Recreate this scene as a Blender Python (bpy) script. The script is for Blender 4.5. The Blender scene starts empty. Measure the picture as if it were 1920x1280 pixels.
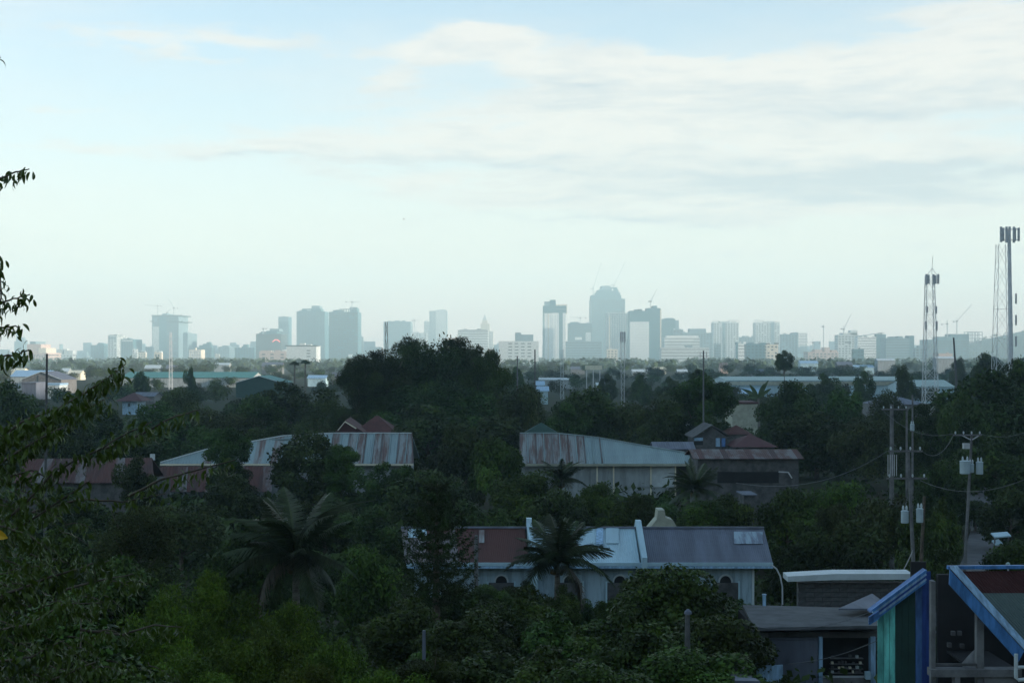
import bpy, math, random
import numpy as np
from mathutils import Vector, Matrix

R = random.Random(11)
NR = np.random.RandomState(5)
S = bpy.context.scene
COL = S.collection

# ------------------------------------------------------------ camera, sky, sun, exposure
CAM_H, HY, F = 17.0, 668.0, 2900.0
cam = bpy.data.cameras.new('camera')
cam_o = bpy.data.objects.new('camera', cam)
COL.objects.link(cam_o)
cam_o.location = (0, 0, CAM_H)
cam_o.rotation_euler = (math.pi / 2, 0, 0)
cam.lens = F / 1920 * 36
cam.shift_y = (HY - 640) / 1920
cam.clip_start = 0.3
cam.clip_end = 30000
S.camera = cam_o
S.view_settings.view_transform = 'Standard'
S.view_settings.look = 'None'
S.view_settings.exposure = 1.1
S.view_settings.gamma = 1.0
S.view_settings.use_curve_mapping = False
SUN_EL, SUN_AZ = math.radians(8.5), math.radians(104)
S.cycles.max_bounces = 5
S.cycles.diffuse_bounces = 3
S.cycles.volume_bounces = 1
S.cycles.transparent_max_bounces = 4

world = bpy.data.worlds.new("World")
S.world = world
world.use_nodes = True
nt = world.node_tree
N, L = nt.nodes, nt.links
bg = N['Background']
bg.inputs[1].default_value = 0.13


def mth(op, a, b=None, c=None, clamp=False):
    n = N.new('ShaderNodeMath')
    n.operation = op
    n.use_clamp = clamp
    for i, v in enumerate((a, b, c)):
        if v is None:
            continue
        if isinstance(v, (int, float)):
            n.inputs[i].default_value = v
        else:
            L.new(v, n.inputs[i])
    return n.outputs[0]


def mixc(f, a, b, mode='MIX'):
    n = N.new('ShaderNodeMix')
    n.data_type = 'RGBA'
    n.blend_type = mode
    for s, v in ((0, f), (6, a), (7, b)):
        if isinstance(v, (int, float)):
            n.inputs[s].default_value = v
        elif isinstance(v, tuple):
            n.inputs[s].default_value = (*v, 1)
        else:
            L.new(v, n.inputs[s])
    return n.outputs[2]


sky = N.new('ShaderNodeTexSky')
sky.sky_type = 'NISHITA'
sky.sun_disc = False
sky.sun_elevation = SUN_EL
sky.sun_rotation = SUN_AZ
sky.altitude = 0
sky.air_density = 1.0
sky.dust_density = 0.6
sky.ozone_density = 2.0
tc = N.new('ShaderNodeTexCoord')
sep = N.new('ShaderNodeSeparateXYZ')
L.new(tc.outputs['Generated'], sep.inputs[0])
dx, dy, dz = sep.outputs
az = mth('ARCTAN2', dx, dy)
el = dz
# ragged cloud field in azimuth / elevation
cmb = N.new('ShaderNodeCombineXYZ')
L.new(mth('MULTIPLY', az, 11.0), cmb.inputs[0])
L.new(mth('MULTIPLY', el, 48.0), cmb.inputs[1])


def noise(vec, scale, detail, rough=0.55, off=0.0):
    mp = N.new('ShaderNodeMapping')
    mp.inputs['Location'].default_value = (off, off * 1.7, off * .3)
    L.new(vec, mp.inputs[0])
    n = N.new('ShaderNodeTexNoise')
    n.inputs['Scale'].default_value = scale
    n.inputs['Detail'].default_value = detail
    n.inputs['Roughness'].default_value = rough
    L.new(mp.outputs[0], n.inputs['Vector'])
    return n.outputs['Fac']


n1 = noise(cmb.outputs[0], 1.0, 7)
n2 = noise(cmb.outputs[0], 0.45, 6, .5, 7.3)
n3 = noise(cmb.outputs[0], 3.2, 6, .6, 3.1)
cm2 = N.new('ShaderNodeCombineXYZ')
L.new(mth('MULTIPLY', az, 24.0), cm2.inputs[0])
L.new(mth('MULTIPLY', mth('ADD', el, mth('MULTIPLY', n2, .05)), 190.0), cm2.inputs[1])
n4 = noise(cm2.outputs[0], 1.0, 5, .6, 1.9)
elw = mth('ADD', el, mth('MULTIPLY', mth('SUBTRACT', n1, .5), .035))
azw = mth('ADD', az, mth('MULTIPLY', mth('SUBTRACT', n2, .5), .16))


def blobs(lst, pw=2):
    tot = None
    for (px, py, sx, sy, amp) in lst:
        a0, e0 = (px - 960) / F, (HY - py) / F
        a = mth('POWER', mth('ABSOLUTE', mth('DIVIDE', mth('SUBTRACT', azw, a0), sx / F)), 2.0)
        e = mth('POWER', mth('ABSOLUTE', mth('DIVIDE', mth('SUBTRACT', elw, e0), sy / F)), 2.0)
        g = mth('MULTIPLY', mth('POWER', 2.718, mth('MULTIPLY', mth('ADD', a, e), -1.0)), amp)
        tot = g if tot is None else mth('ADD', tot, g)
    return tot


CLOUD = [(860, 70, 60, 16, .5), (940, 75, 90, 18, .5), (1290, 125, 80, 14, .4), (1500, 140, 90, 14, .4), (890, 98, 125, 34, 1.0), (1110, 135, 190, 36, 1.1), (1350, 165, 190, 36, .9), (1700, 150, 330, 42, 1.1), (1900, 120, 200, 40, 1.1),
         (780, 160, 60, 24, .7), (1350, 205, 620, 48, 1.1), (330, 98, 330, 26, .85), (700, 118, 120, 10, .35), (150, 220, 90, 6, .5), (380, 168, 60, 5, .4),
         (140, 293, 170, 14, .6), (480, 285, 230, 30, .7), (900, 270, 400, 46, .7), (1500, 300, 560, 60, .9), (1200, 345, 520, 26, .6),
         (1850, 60, 230, 34, .8), (1350, 405, 560, 26, .85), (1150, 372, 500, 18, .6), (1700, 470, 420, 22, .5), (760, 345, 160, 12, .5), (1000, 460, 320, 12, .35), (1600, 350, 400, 40, .5), (1000, 12, 300, 16, .3)]
SHADE = [(1350, 185, 560, 16, .5), (1650, 222, 360, 18, .8), (400, 297, 130, 9, .8), (900, 305, 420, 14, .5), (1500, 345, 420, 22, .9), (1000, 322, 260, 8, .6),
         (1080, 410, 280, 10, .8), (1560, 372, 420, 14, .8), (1300, 432, 420, 8, .5), (330, 545, 160, 7, .4), (1750, 335, 300, 18, .6), (1100, 160, 150, 10, .5)]
cl = blobs(CLOUD)
cl = mth('ADD', cl, mth('MULTIPLY', mth('SUBTRACT', n1, .5), 1.3))
cl = mth('ADD', cl, mth('MULTIPLY', mth('SUBTRACT', n3, .5), .7))
cl = mth('ADD', cl, mth('MULTIPLY', mth('SUBTRACT', n4, .5), 1.5))
mr = N.new('ShaderNodeMapRange')
mr.interpolation_type = 'SMOOTHSTEP'
mr.inputs[1].default_value = 0.2
mr.inputs[2].default_value = 0.95
L.new(cl, mr.inputs[0])
# thin veil everywhere else too, so that the sky beyond the frame goes on alike
veil = mth('MULTIPLY', mth('SUBTRACT', n2, .42, clamp=True), 1.4)
mask = mth('MULTIPLY', mth('MAXIMUM', mr.outputs[0], veil, clamp=True), .8)
sh = mth('MULTIPLY', mth('ADD', blobs(SHADE), mth('ADD', mth('MULTIPLY', mth('SUBTRACT', n3, .5), .9), mth('MULTIPLY', mth('SUBTRACT', n4, .45), 2.0))), .9, clamp=True)
SKY_TINT = (1.04, 1.19, 1.19)
CLOUD_C = (3.75, 3.5, 3.15)
CLOUD_S = (2.3, 2.5, 2.62)
HOR_C = (4.85, 3.85, 3.45)
base = mixc(1.0, sky.outputs[0], SKY_TINT, 'MULTIPLY')
# pale humid air low in the sky, the same all round
hz = mth('POWER', 2.718, mth('MULTIPLY', mth('MAXIMUM', el, 0.0), -7.0))
base = mixc(mth('MULTIPLY', hz, .93), base, HOR_C)
cc = mixc(sh, CLOUD_C, CLOUD_S)
fin = mixc(mask, base, cc)
L.new(fin, bg.inputs[0])

sun = bpy.data.lights.new('sun', 'SUN')
sun.energy = 5.0
sun.angle = math.radians(0.6)
sun.color = (1.0, 0.86, 0.70)
sun_o = bpy.data.objects.new('sun', sun)
COL.objects.link(sun_o)
sd = Vector((math.sin(SUN_AZ) * math.cos(SUN_EL), math.cos(SUN_AZ) * math.cos(SUN_EL), math.sin(SUN_EL)))
sun_o.rotation_euler = sd.to_track_quat('Z', 'Y').to_euler()


# ------------------------------------------------------------ helpers
def P(x, y, D):
    """a place seen at photo pixel x, y from the viewpoint, D metres ahead"""
    return Vector(((x - 960) / F * D, D, CAM_H - (y - HY) / F * D))


def sstep(t):
    t = np.clip(t, 0, 1)
    return t * t * (3 - 2 * t)


def ground_h(x, y):
    x = np.asarray(x, float)
    y = np.asarray(y, float)
    base = np.interp(y, [-500, -60, 0, 35, 60, 80, 110, 6000], [60, 18, 10.2, 6.4, 4.4, 2.2, 0, 0])
    u = x - (0.40 * y + 70)
    ridge = 98 * sstep(u / 190) * sstep((1500 - y) / 500) * sstep((y + 700) / 400)  # unseen ridge added beyond the right edge, raised to shade the foreground
    bump = 124 * np.exp(-(((x - 1990) / 430) ** 2 + ((y - 5500) / 500) ** 2)) + 30 * np.exp(-(((x - 470) / 60) ** 2 + ((y - 1250) / 120) ** 2))
    return np.maximum(base, 0) + ridge + bump


def gz(x, y):
    return float(ground_h(x, y))


MATS = {}


def mat(name, c, rough=.8, var=.25, scale=2.0, c2=None, metal=0.0, streak=None, bump=0.0, spec=.3, attr=False, emit=None, trans=0.0):
    if name in MATS:
        return MATS[name]
    m = bpy.data.materials.new(name)
    m.use_nodes = True
    t = m.node_tree
    b = t.nodes['Principled BSDF']
    b.inputs['Roughness'].default_value = rough
    b.inputs['Metallic'].default_value = metal
    b.inputs['Specular IOR Level'].default_value = spec
    co = t.nodes.new('ShaderNodeTexCoord')
    mp = t.nodes.new('ShaderNodeMapping')
    mp.inputs['Scale'].default_value = streak or (1, 1, 1)
    t.links.new(co.outputs['Object'], mp.inputs[0])
    n = t.nodes.new('ShaderNodeTexNoise')
    n.inputs['Scale'].default_value = scale
    n.inputs['Detail'].default_value = 6
    n.inputs['Roughness'].default_value = .65
    t.links.new(mp.outputs[0], n.inputs['Vector'])
    cr = t.nodes.new('ShaderNodeValToRGB')
    a = c2 or tuple(v * (1 - var) for v in c)
    z = tuple(min(1, v * (1 + (var if not c2 else 0))) for v in c)
    cr.color_ramp.elements[0].color = (*a, 1)
    cr.color_ramp.elements[1].color = (*z, 1)
    cr.color_ramp.elements[0].position = .38 if not c2 else .42
    cr.color_ramp.elements[1].position = .62 if not c2 else .56
    t.links.new(n.outputs['Fac'], cr.inputs[0])
    out = cr.outputs[0]
    if attr:
        at = t.nodes.new('ShaderNodeAttribute')
        at.attribute_name = 'tint'
        mx = t.nodes.new('ShaderNodeMix')
        mx.data_type = 'RGBA'
        mx.blend_type = 'MULTIPLY'
        mx.inputs[0].default_value = 1
        t.links.new(out, mx.inputs[6])
        t.links.new(at.outputs['Color'], mx.inputs[7])
        oi = t.nodes.new('ShaderNodeObjectInfo')
        hs = t.nodes.new('ShaderNodeHueSaturation')
        ma = t.nodes.new('ShaderNodeMath')
        ma.operation = 'MULTIPLY_ADD'
        ma.inputs[1].default_value = .7
        ma.inputs[2].default_value = .62
        t.links.new(oi.outputs['Random'], ma.inputs[0])
        t.links.new(ma.outputs[0], hs.inputs['Value'])
        mb = t.nodes.new('ShaderNodeMath')
        mb.operation = 'MULTIPLY_ADD'
        mb.inputs[1].default_value = .05
        mb.inputs[2].default_value = .475
        t.links.new(oi.outputs['Random'], mb.inputs[0])
        t.links.new(mb.outputs[0], hs.inputs['Hue'])
        t.links.new(mx.outputs[2], hs.inputs['Color'])
        out = hs.outputs[0]
    t.links.new(out, b.inputs['Base Color'])
    if bump:
        bp = t.nodes.new('ShaderNodeBump')
        bp.inputs['Strength'].default_value = bump
        bp.inputs['Distance'].default_value = .03
        t.links.new(n.outputs['Fac'], bp.inputs['Height'])
        t.links.new(bp.outputs[0], b.inputs['Normal'])
    if emit:
        b.inputs['Emission Color'].default_value = (*emit[0], 1)
        b.inputs['Emission Strength'].default_value = emit[1]
    if trans:
        tr = t.nodes.new('ShaderNodeBsdfTranslucent')
        t.links.new(out, tr.inputs['Color'])
        ms = t.nodes.new('ShaderNodeMixShader')
        ms.inputs[0].default_value = trans
        t.links.new(b.outputs[0], ms.inputs[1])
        t.links.new(tr.outputs[0], ms.inputs[2])
        t.links.new(ms.outputs[0], t.nodes['Material Output'].inputs[0])
    MATS[name] = m
    return m


ORG = {}


def link(o, parent=None):
    COL.objects.link(o)
    if parent is not None:
        o.parent = parent
    return o


def tag(o, label=None, cat=None, group=None, kind=None):
    if label:
        o['label'] = label
    if cat:
        o['category'] = cat
    if group:
        o['group'] = group
    if kind:
        o['kind'] = kind
    return o


def thing(name, label, cat, loc, group=None, rz=0.0):
    o = bpy.data.objects.new(name, None)
    o.location = loc
    o.rotation_euler = (0, 0, rz)
    o.empty_display_size = .5
    link(o)
    ORG[o.name] = Vector(loc)
    return tag(o, label, cat, group)


class MB:
    def __init__(s):
        s.v, s.f = [], []

    def add(s, vs, fs):
        k = len(s.v)
        s.v += [tuple(v) for v in vs]
        s.f += [tuple(i + k for i in f) for f in fs]
        return s

    def box(s, x0, x1, y0, y1, z0, z1):
        return s.add([(x, y, z) for z in (z0, z1) for y in (y0, y1) for x in (x0, x1)],
                     [(0, 2, 3, 1), (4, 5, 7, 6), (0, 1, 5, 4), (2, 6, 7, 3), (0, 4, 6, 2), (1, 3, 7, 5)])

    def beam(s, p, q, w, h=None):
        p, q = Vector(p), Vector(q)
        h = h or w
        d = (q - p).normalized()
        up = Vector((0, 0, 1)) if abs(d.z) < .95 else Vector((0, 1, 0))
        a = d.cross(up).normalized() * w / 2
        b = a.cross(d).normalized() * h / 2
        vs = [e + sa * a + sb * b for e in (p, q) for sa, sb in ((-1, -1), (1, -1), (1, 1), (-1, 1))]
        return s.add(vs, [(0, 1, 2, 3), (7, 6, 5, 4), (0, 4, 5, 1), (1, 5, 6, 2), (2, 6, 7, 3), (3, 7, 4, 0)])

    def tube(s, pts, rad, n=8, cap=True):
        pts = [Vector(p) for p in pts]
        if isinstance(rad, (int, float)):
            rad = [rad] * len(pts)
        rings = []
        for i, p in enumerate(pts):
            d = (pts[min(i + 1, len(pts) - 1)] - pts[max(i - 1, 0)]).normalized()
            up = Vector((1, 0, 0)) if abs(d.x) < .8 else Vector((0, 1, 0))
            a = d.cross(up).normalized()
            b = a.cross(d).normalized()
            rings.append([p + (a * math.cos(2 * math.pi * k / n) + b * math.sin(2 * math.pi * k / n)) * rad[i] for k in range(n)])
        vs = [v for r in rings for v in r]
        fs = []
        for i in range(len(pts) - 1):
            for k in range(n):
                fs.append((i * n + k, i * n + (k + 1) % n, (i + 1) * n + (k + 1) % n, (i + 1) * n + k))
        if cap:
            fs += [tuple(range(n))[::-1], tuple(range((len(pts) - 1) * n, len(pts) * n))]
        return s.add(vs, fs)

    def slab(s, poly, d):
        """polygon (list of points) thickened by vector d"""
        poly = [Vector(p) for p in poly]
        d = Vector(d)
        n = len(poly)
        return s.add(poly + [p + d for p in poly],
                     [tuple(range(n))[::-1], tuple(range(n, 2 * n))] + [(i, (i + 1) % n, n + (i + 1) % n, n + i) for i in range(n)])

    def mesh(s, name, o=(0, 0, 0)):
        me = bpy.data.meshes.new(name)
        me.from_pydata([(a - o[0], b - o[1], c - o[2]) for a, b, c in s.v], [], s.f)
        return me

    def part(s, name, m, parent=None, kind=None, label=None, smooth=False):
        org = ORG[parent.name] if parent is not None else Vector((0, 0, 0))
        me = s.mesh(name, org)
        if m:
            me.materials.append(m)
        if smooth:
            me.polygons.foreach_set('use_smooth', [True] * len(me.polygons))
        o = bpy.data.objects.new(name, me)
        link(o, parent)
        if parent is not None:
            ORG[o.name] = org
        if kind:
            o['kind'] = kind
        if label:
            o['label'] = label
        return o


def top_mesh(mb, name, m, label, cat, group=None, base=None, kind=None, smooth=False):
    """a thing that is one mesh, its origin at its base"""
    o = Vector(base) if base is not None else Vector((sum(v[0] for v in mb.v) / len(mb.v), sum(v[1] for v in mb.v) / len(mb.v), min(v[2] for v in mb.v)))
    me = mb.mesh(name, o)
    me.materials.append(m)
    if smooth:
        me.polygons.foreach_set('use_smooth', [True] * len(me.polygons))
    ob = bpy.data.objects.new(name, me)
    ob.location = o
    link(ob)
    ORG[ob.name] = o
    return tag(ob, label, cat, group, kind)


def np_mesh(name, verts, k, m, tint=None):
    """verts (n*k,3): n separate k-gons"""
    me = bpy.data.meshes.new(name)
    nv = len(verts)
    nf = nv // k
    me.vertices.add(nv)
    me.vertices.foreach_set('co', np.ascontiguousarray(verts, dtype=np.float32).ravel())
    me.loops.add(nv)
    me.loops.foreach_set('vertex_index', np.arange(nv, dtype=np.int32))
    me.polygons.add(nf)
    me.polygons.foreach_set('loop_start', np.arange(0, nv, k, dtype=np.int32))
    me.update(calc_edges=True)
    if tint is not None:
        a = me.attributes.new('tint', 'FLOAT_COLOR', 'POINT')
        c = np.ones((nv, 4), np.float32)
        c[:, :3] = np.repeat(tint, k, axis=0)
        a.data.foreach_set('color', c.ravel())
    me.materials.append(m)
    return me


# ------------------------------------------------------------ materials
M_leaf = mat('leaf_dark', (.041, .064, .014), .6, .3, .6, attr=True, spec=.12, trans=.1)
M_leafn = mat('leaf_glossy_dark', (.050, .078, .011), .5, .3, .6, attr=True, spec=.14, trans=.12)
M_leafg = mat('leaf_green', (.080, .118, .012), .6, .3, .6, attr=True, spec=.12, trans=.15)
M_leafm = mat('leaf_mid_green', (.058, .092, .014), .6, .3, .6, attr=True, spec=.12, trans=.12)
M_leafo = mat('leaf_olive', (.054, .064, .018), .6, .3, .6, attr=True, spec=.12, trans=.1)
M_bark = mat('bark', (.10, .08, .06), .9, .4, 3, bump=.5)
M_barkp = mat('pale_bark', (.13, .12, .10), .9, .35, 3, streak=(1, 1, 4), bump=.4)
M_frond = mat('palm_leaf', (.036, .052, .02), .5, .3, 1.5, spec=.25, attr=True, trans=.1)
M_dryfrond = mat('dry_palm_leaf', (.12, .105, .06), .6, .3, 1.5, attr=True)
M_chapelwall = mat('stained_white_wall', (.36, .48, .54), .8, .1, 1.2, c2=(.25, .33, .37), streak=(2.5, 2.5, .35))
M_white = mat('white_wall', (.33, .37, .38), .8, .12, .9, c2=(.25, .28, .28), streak=(1.5, 1.5, .3))
M_whitep = mat('white_paint', (.48, .54, .55), .5, .1, 1.2)
M_cream = mat('cream_wall', (.66, .62, .48), .75, .12, .5)
M_conc = mat('concrete', (.15, .15, .15), .9, .3, 1.4, bump=.3)
M_concd = mat('dark_concrete', (.085, .085, .085), .9, .35, 1.2)
M_block = mat('block_wall', (.13, .13, .13), .95, .35, .9, c2=(.07, .07, .07))
M_rust = mat('rusty_roof', (.085, .034, .028), .75, .3, .5, c2=(.055, .03, .027), streak=(1, .25, .25))
M_rustm = mat('rust_mottled_roof', (.15, .14, .14), .7, .3, .7, c2=(.085, .042, .035), streak=(1, .3, .3))
M_redroof = mat('red_roof', (.075, .026, .022), .7, .2, 1)
M_maroon = mat('maroon_roof', (.075, .026, .027), .75, .12, 1.5)
M_zinc = mat('pale_zinc_roof', (.22, .30, .31), .5, .12, .5, streak=(1, .2, .2), spec=.4)
M_zincr = mat('rust_streaked_zinc_roof', (.24, .27, .27), .6, .1, 1.6, c2=(.14, .095, .085), streak=(1, .12, .12))
M_zincb = mat('blue_white_roof', (.36, .51, .57), .5, .12, .6, streak=(1, .3, .3))
M_greyroof = mat('weathered_grey_roof', (.115, .13, .165), .7, .2, .6, streak=(2, .3, .3))
M_teal = mat('teal_roof', (.06, .21, .19), .6, .12, .4)
M_greenroof = mat('pale_green_roof', (.27, .38, .36), .5, .1, .4)
M_tealboard = mat('turquoise_board', (.12, .44, .38), .6, .32, 2.2, streak=(2.5, 2.5, .5))
M_tealboard2 = mat('light_turquoise_board', (.17, .62, .53), .6, .32, 2.2, streak=(2.5, 2.5, .5))
M_dkgreen = mat('dark_green_board', (.02, .055, .045), .7, .15, 1.2)
M_blue = mat('blue_board', (.07, .16, .36), .6, .32, 2.2, streak=(2.5, 2.5, .5))
M_navy = mat('navy_board', (.03, .07, .27), .6, .32, 2.2, streak=(2.5, 2.5, .5))
M_bluetrim = mat('blue_trim', (.065, .19, .42), .45, .32, 2.2, streak=(2.5, 2.5, .5))
M_bluepale = mat('pale_blue_paint', (.26, .41, .55), .5, .32, 2.2, streak=(2.5, 2.5, .5))
M_dark = mat('dark_interior', (.02, .02, .022), .9, .2, 1)  # near black, puts the shade of interiors into colour; also colours the bird
M_glass = mat('window_glass', (.05, .07, .08), .12, .1, 1, spec=.6)
M_steel = mat('galvanised_steel', (.5, .52, .53), .5, .1, 2, metal=.3)
M_dsteel = mat('dark_steel', (.13, .135, .14), .6, .1, 2, metal=.2)
M_trafo = mat('transformer_grey', (.36, .45, .48), .45, .08, 2)
M_asph = mat('asphalt', (.09, .09, .092), .9, .2, .8)
M_mesh = mat('grey_green_roof_sheet', (.13, .18, .175), .6, .1, 1)
M_soil = mat('ground_cover', (.03, .04, .018), .95, .4, .08, c2=(.04, .036, .024), spec=.05)
M_creamd = mat('aged_cream_wall', (.33, .34, .27), .8, .15, .8)
M_shoproof = mat('stained_slab_roof', (.075, .08, .085), .9, .25, 1.5)
M_mast = mat('pale_mast_paint', (.62, .64, .64), .6, .08, 1)
M_nut = mat('coconut_husk', (.10, .07, .025), .6, .3, 3)
M_patch = mat('worn_sheet', (.27, .36, .42), .6, .1, 1.5, c2=(.14, .165, .21), streak=(3, .4, .4))
M_banana = mat('banana_leaf', (.06, .10, .035), .5, .2, 2, trans=.2)
M_yellow = mat('yellow_leaf', (.62, .36, .02), .5, .1, 3)
# towers in the distance
M_t = {
    'teal': mat('tower_teal', (.06, .15, .18), .6, .06, .02),
    'grey': mat('tower_grey', (.17, .25, .28), .7, .06, .02),
    'pale': mat('tower_pale', (.52, .54, .53), .7, .06, .02),
    'white': mat('tower_white', (.72, .72, .70), .7, .04, .02),
    'cream': mat('tower_cream', (.64, .56, .45), .7, .06, .02),
    'pink': mat('tower_pink', (.50, .37, .32), .7, .06, .02),
    'dark': mat('tower_dark', (.06, .08, .085), .6, .06, .02),
}
M_twin = mat('tower_window', (.05, .075, .085), .2, .05, .02, spec=.6)
M_twinl = mat('tower_pale_glass', (.28, .36, .38), .25, .05, .02, spec=.6)

# ------------------------------------------------------------ ground: one sheet to the horizon
xs = np.concatenate([np.linspace(-5200, -700, 15), np.linspace(-600, 1500, 141), np.linspace(1600, 5200, 34)])
ys = np.concatenate([np.linspace(-900, -100, 17), np.linspace(-80, 200, 57), np.linspace(225, 2000, 72), np.linspace(2200, 7950, 30)])
gx, gy = np.meshgrid(xs, ys)
gzv = ground_h(gx, gy)
gv = np.stack([gx.ravel(), gy.ravel(), gzv.ravel()], 1)
nx, ny = len(xs), len(ys)
gf = [(j * nx + i, j * nx + i + 1, (j + 1) * nx + i + 1, (j + 1) * nx + i) for j in range(ny - 1) for i in range(nx - 1)]
gm = bpy.data.meshes.new('ground')
gm.from_pydata(gv.tolist(), [], gf)
gm.materials.append(M_soil)
gm.polygons.foreach_set('use_smooth', [True] * len(gm.polygons))
tag(link(bpy.data.objects.new('ground', gm)), kind='structure')

# lane seen between the trees on the right
rb = MB()
rp = [(P(x, 0, D).x, D) for x, D in ((1800, 84), (1815, 100), (1835, 118), (1850, 132), (1856, 150), (1850, 175), (1835, 205), (1800, 250))]
for i in range(len(rp) - 1):
    (a, b), (c, d) = rp[i], rp[i + 1]
    for j in range(4):
        t0, t1 = j / 4, (j + 1) / 4
        xa, ya, xb, yb = a + (c - a) * t0, b + (d - b) * t0, a + (c - a) * t1, b + (d - b) * t1
        rb.add([(xa - 1.9, ya, gz(xa, ya) + .09), (xa + 1.9, ya, gz(xa, ya) + .09), (xb + 1.9, yb, gz(xb, yb) + .09), (xb - 1.9, yb, gz(xb, yb) + .09)], [(0, 1, 2, 3)])
tag(rb.part('road', M_asph), kind='structure')


# ------------------------------------------------------------ skyline
SK = 3.1      # the towers stand from two to four kilometres off


def windows(bld, x0, x1, y, z0, z1, cols, rows, m, w=.55, h=.5, side=None, parts=False, y1=None):
    """recessed looking panes proud of a facade by a few cm; side=x of a right hand face between y and y1"""
    mb = MB()
    for r in range(rows):
        za = z0 + (r + .5) * (z1 - z0) / rows
        hh = (z1 - z0) / rows * h / 2
        for c in range(cols):
            if side is None:
                xa = x0 + (c + .5) * (x1 - x0) / cols
                ww = (x1 - x0) / cols * w / 2
                mb.box(xa - ww, xa + ww, y - .12, y + .05, za - hh, za + hh)
            else:
                ya = y + (c + .5) * (y1 - y) / cols
                ww = (y1 - y) / cols * w / 2
                mb.box(side - .05, side + .12, ya - ww, ya + ww, za - hh, za + hh)
            if not parts and R.random() < .1:
                mb.v, mb.f = mb.v[:-8], mb.f[:-6]
            if parts:
                mb.part('window', m, bld)
                mb = MB()
    if not parts and mb.v:
        mb.part('window_rows', m, bld, kind='stuff')


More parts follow.
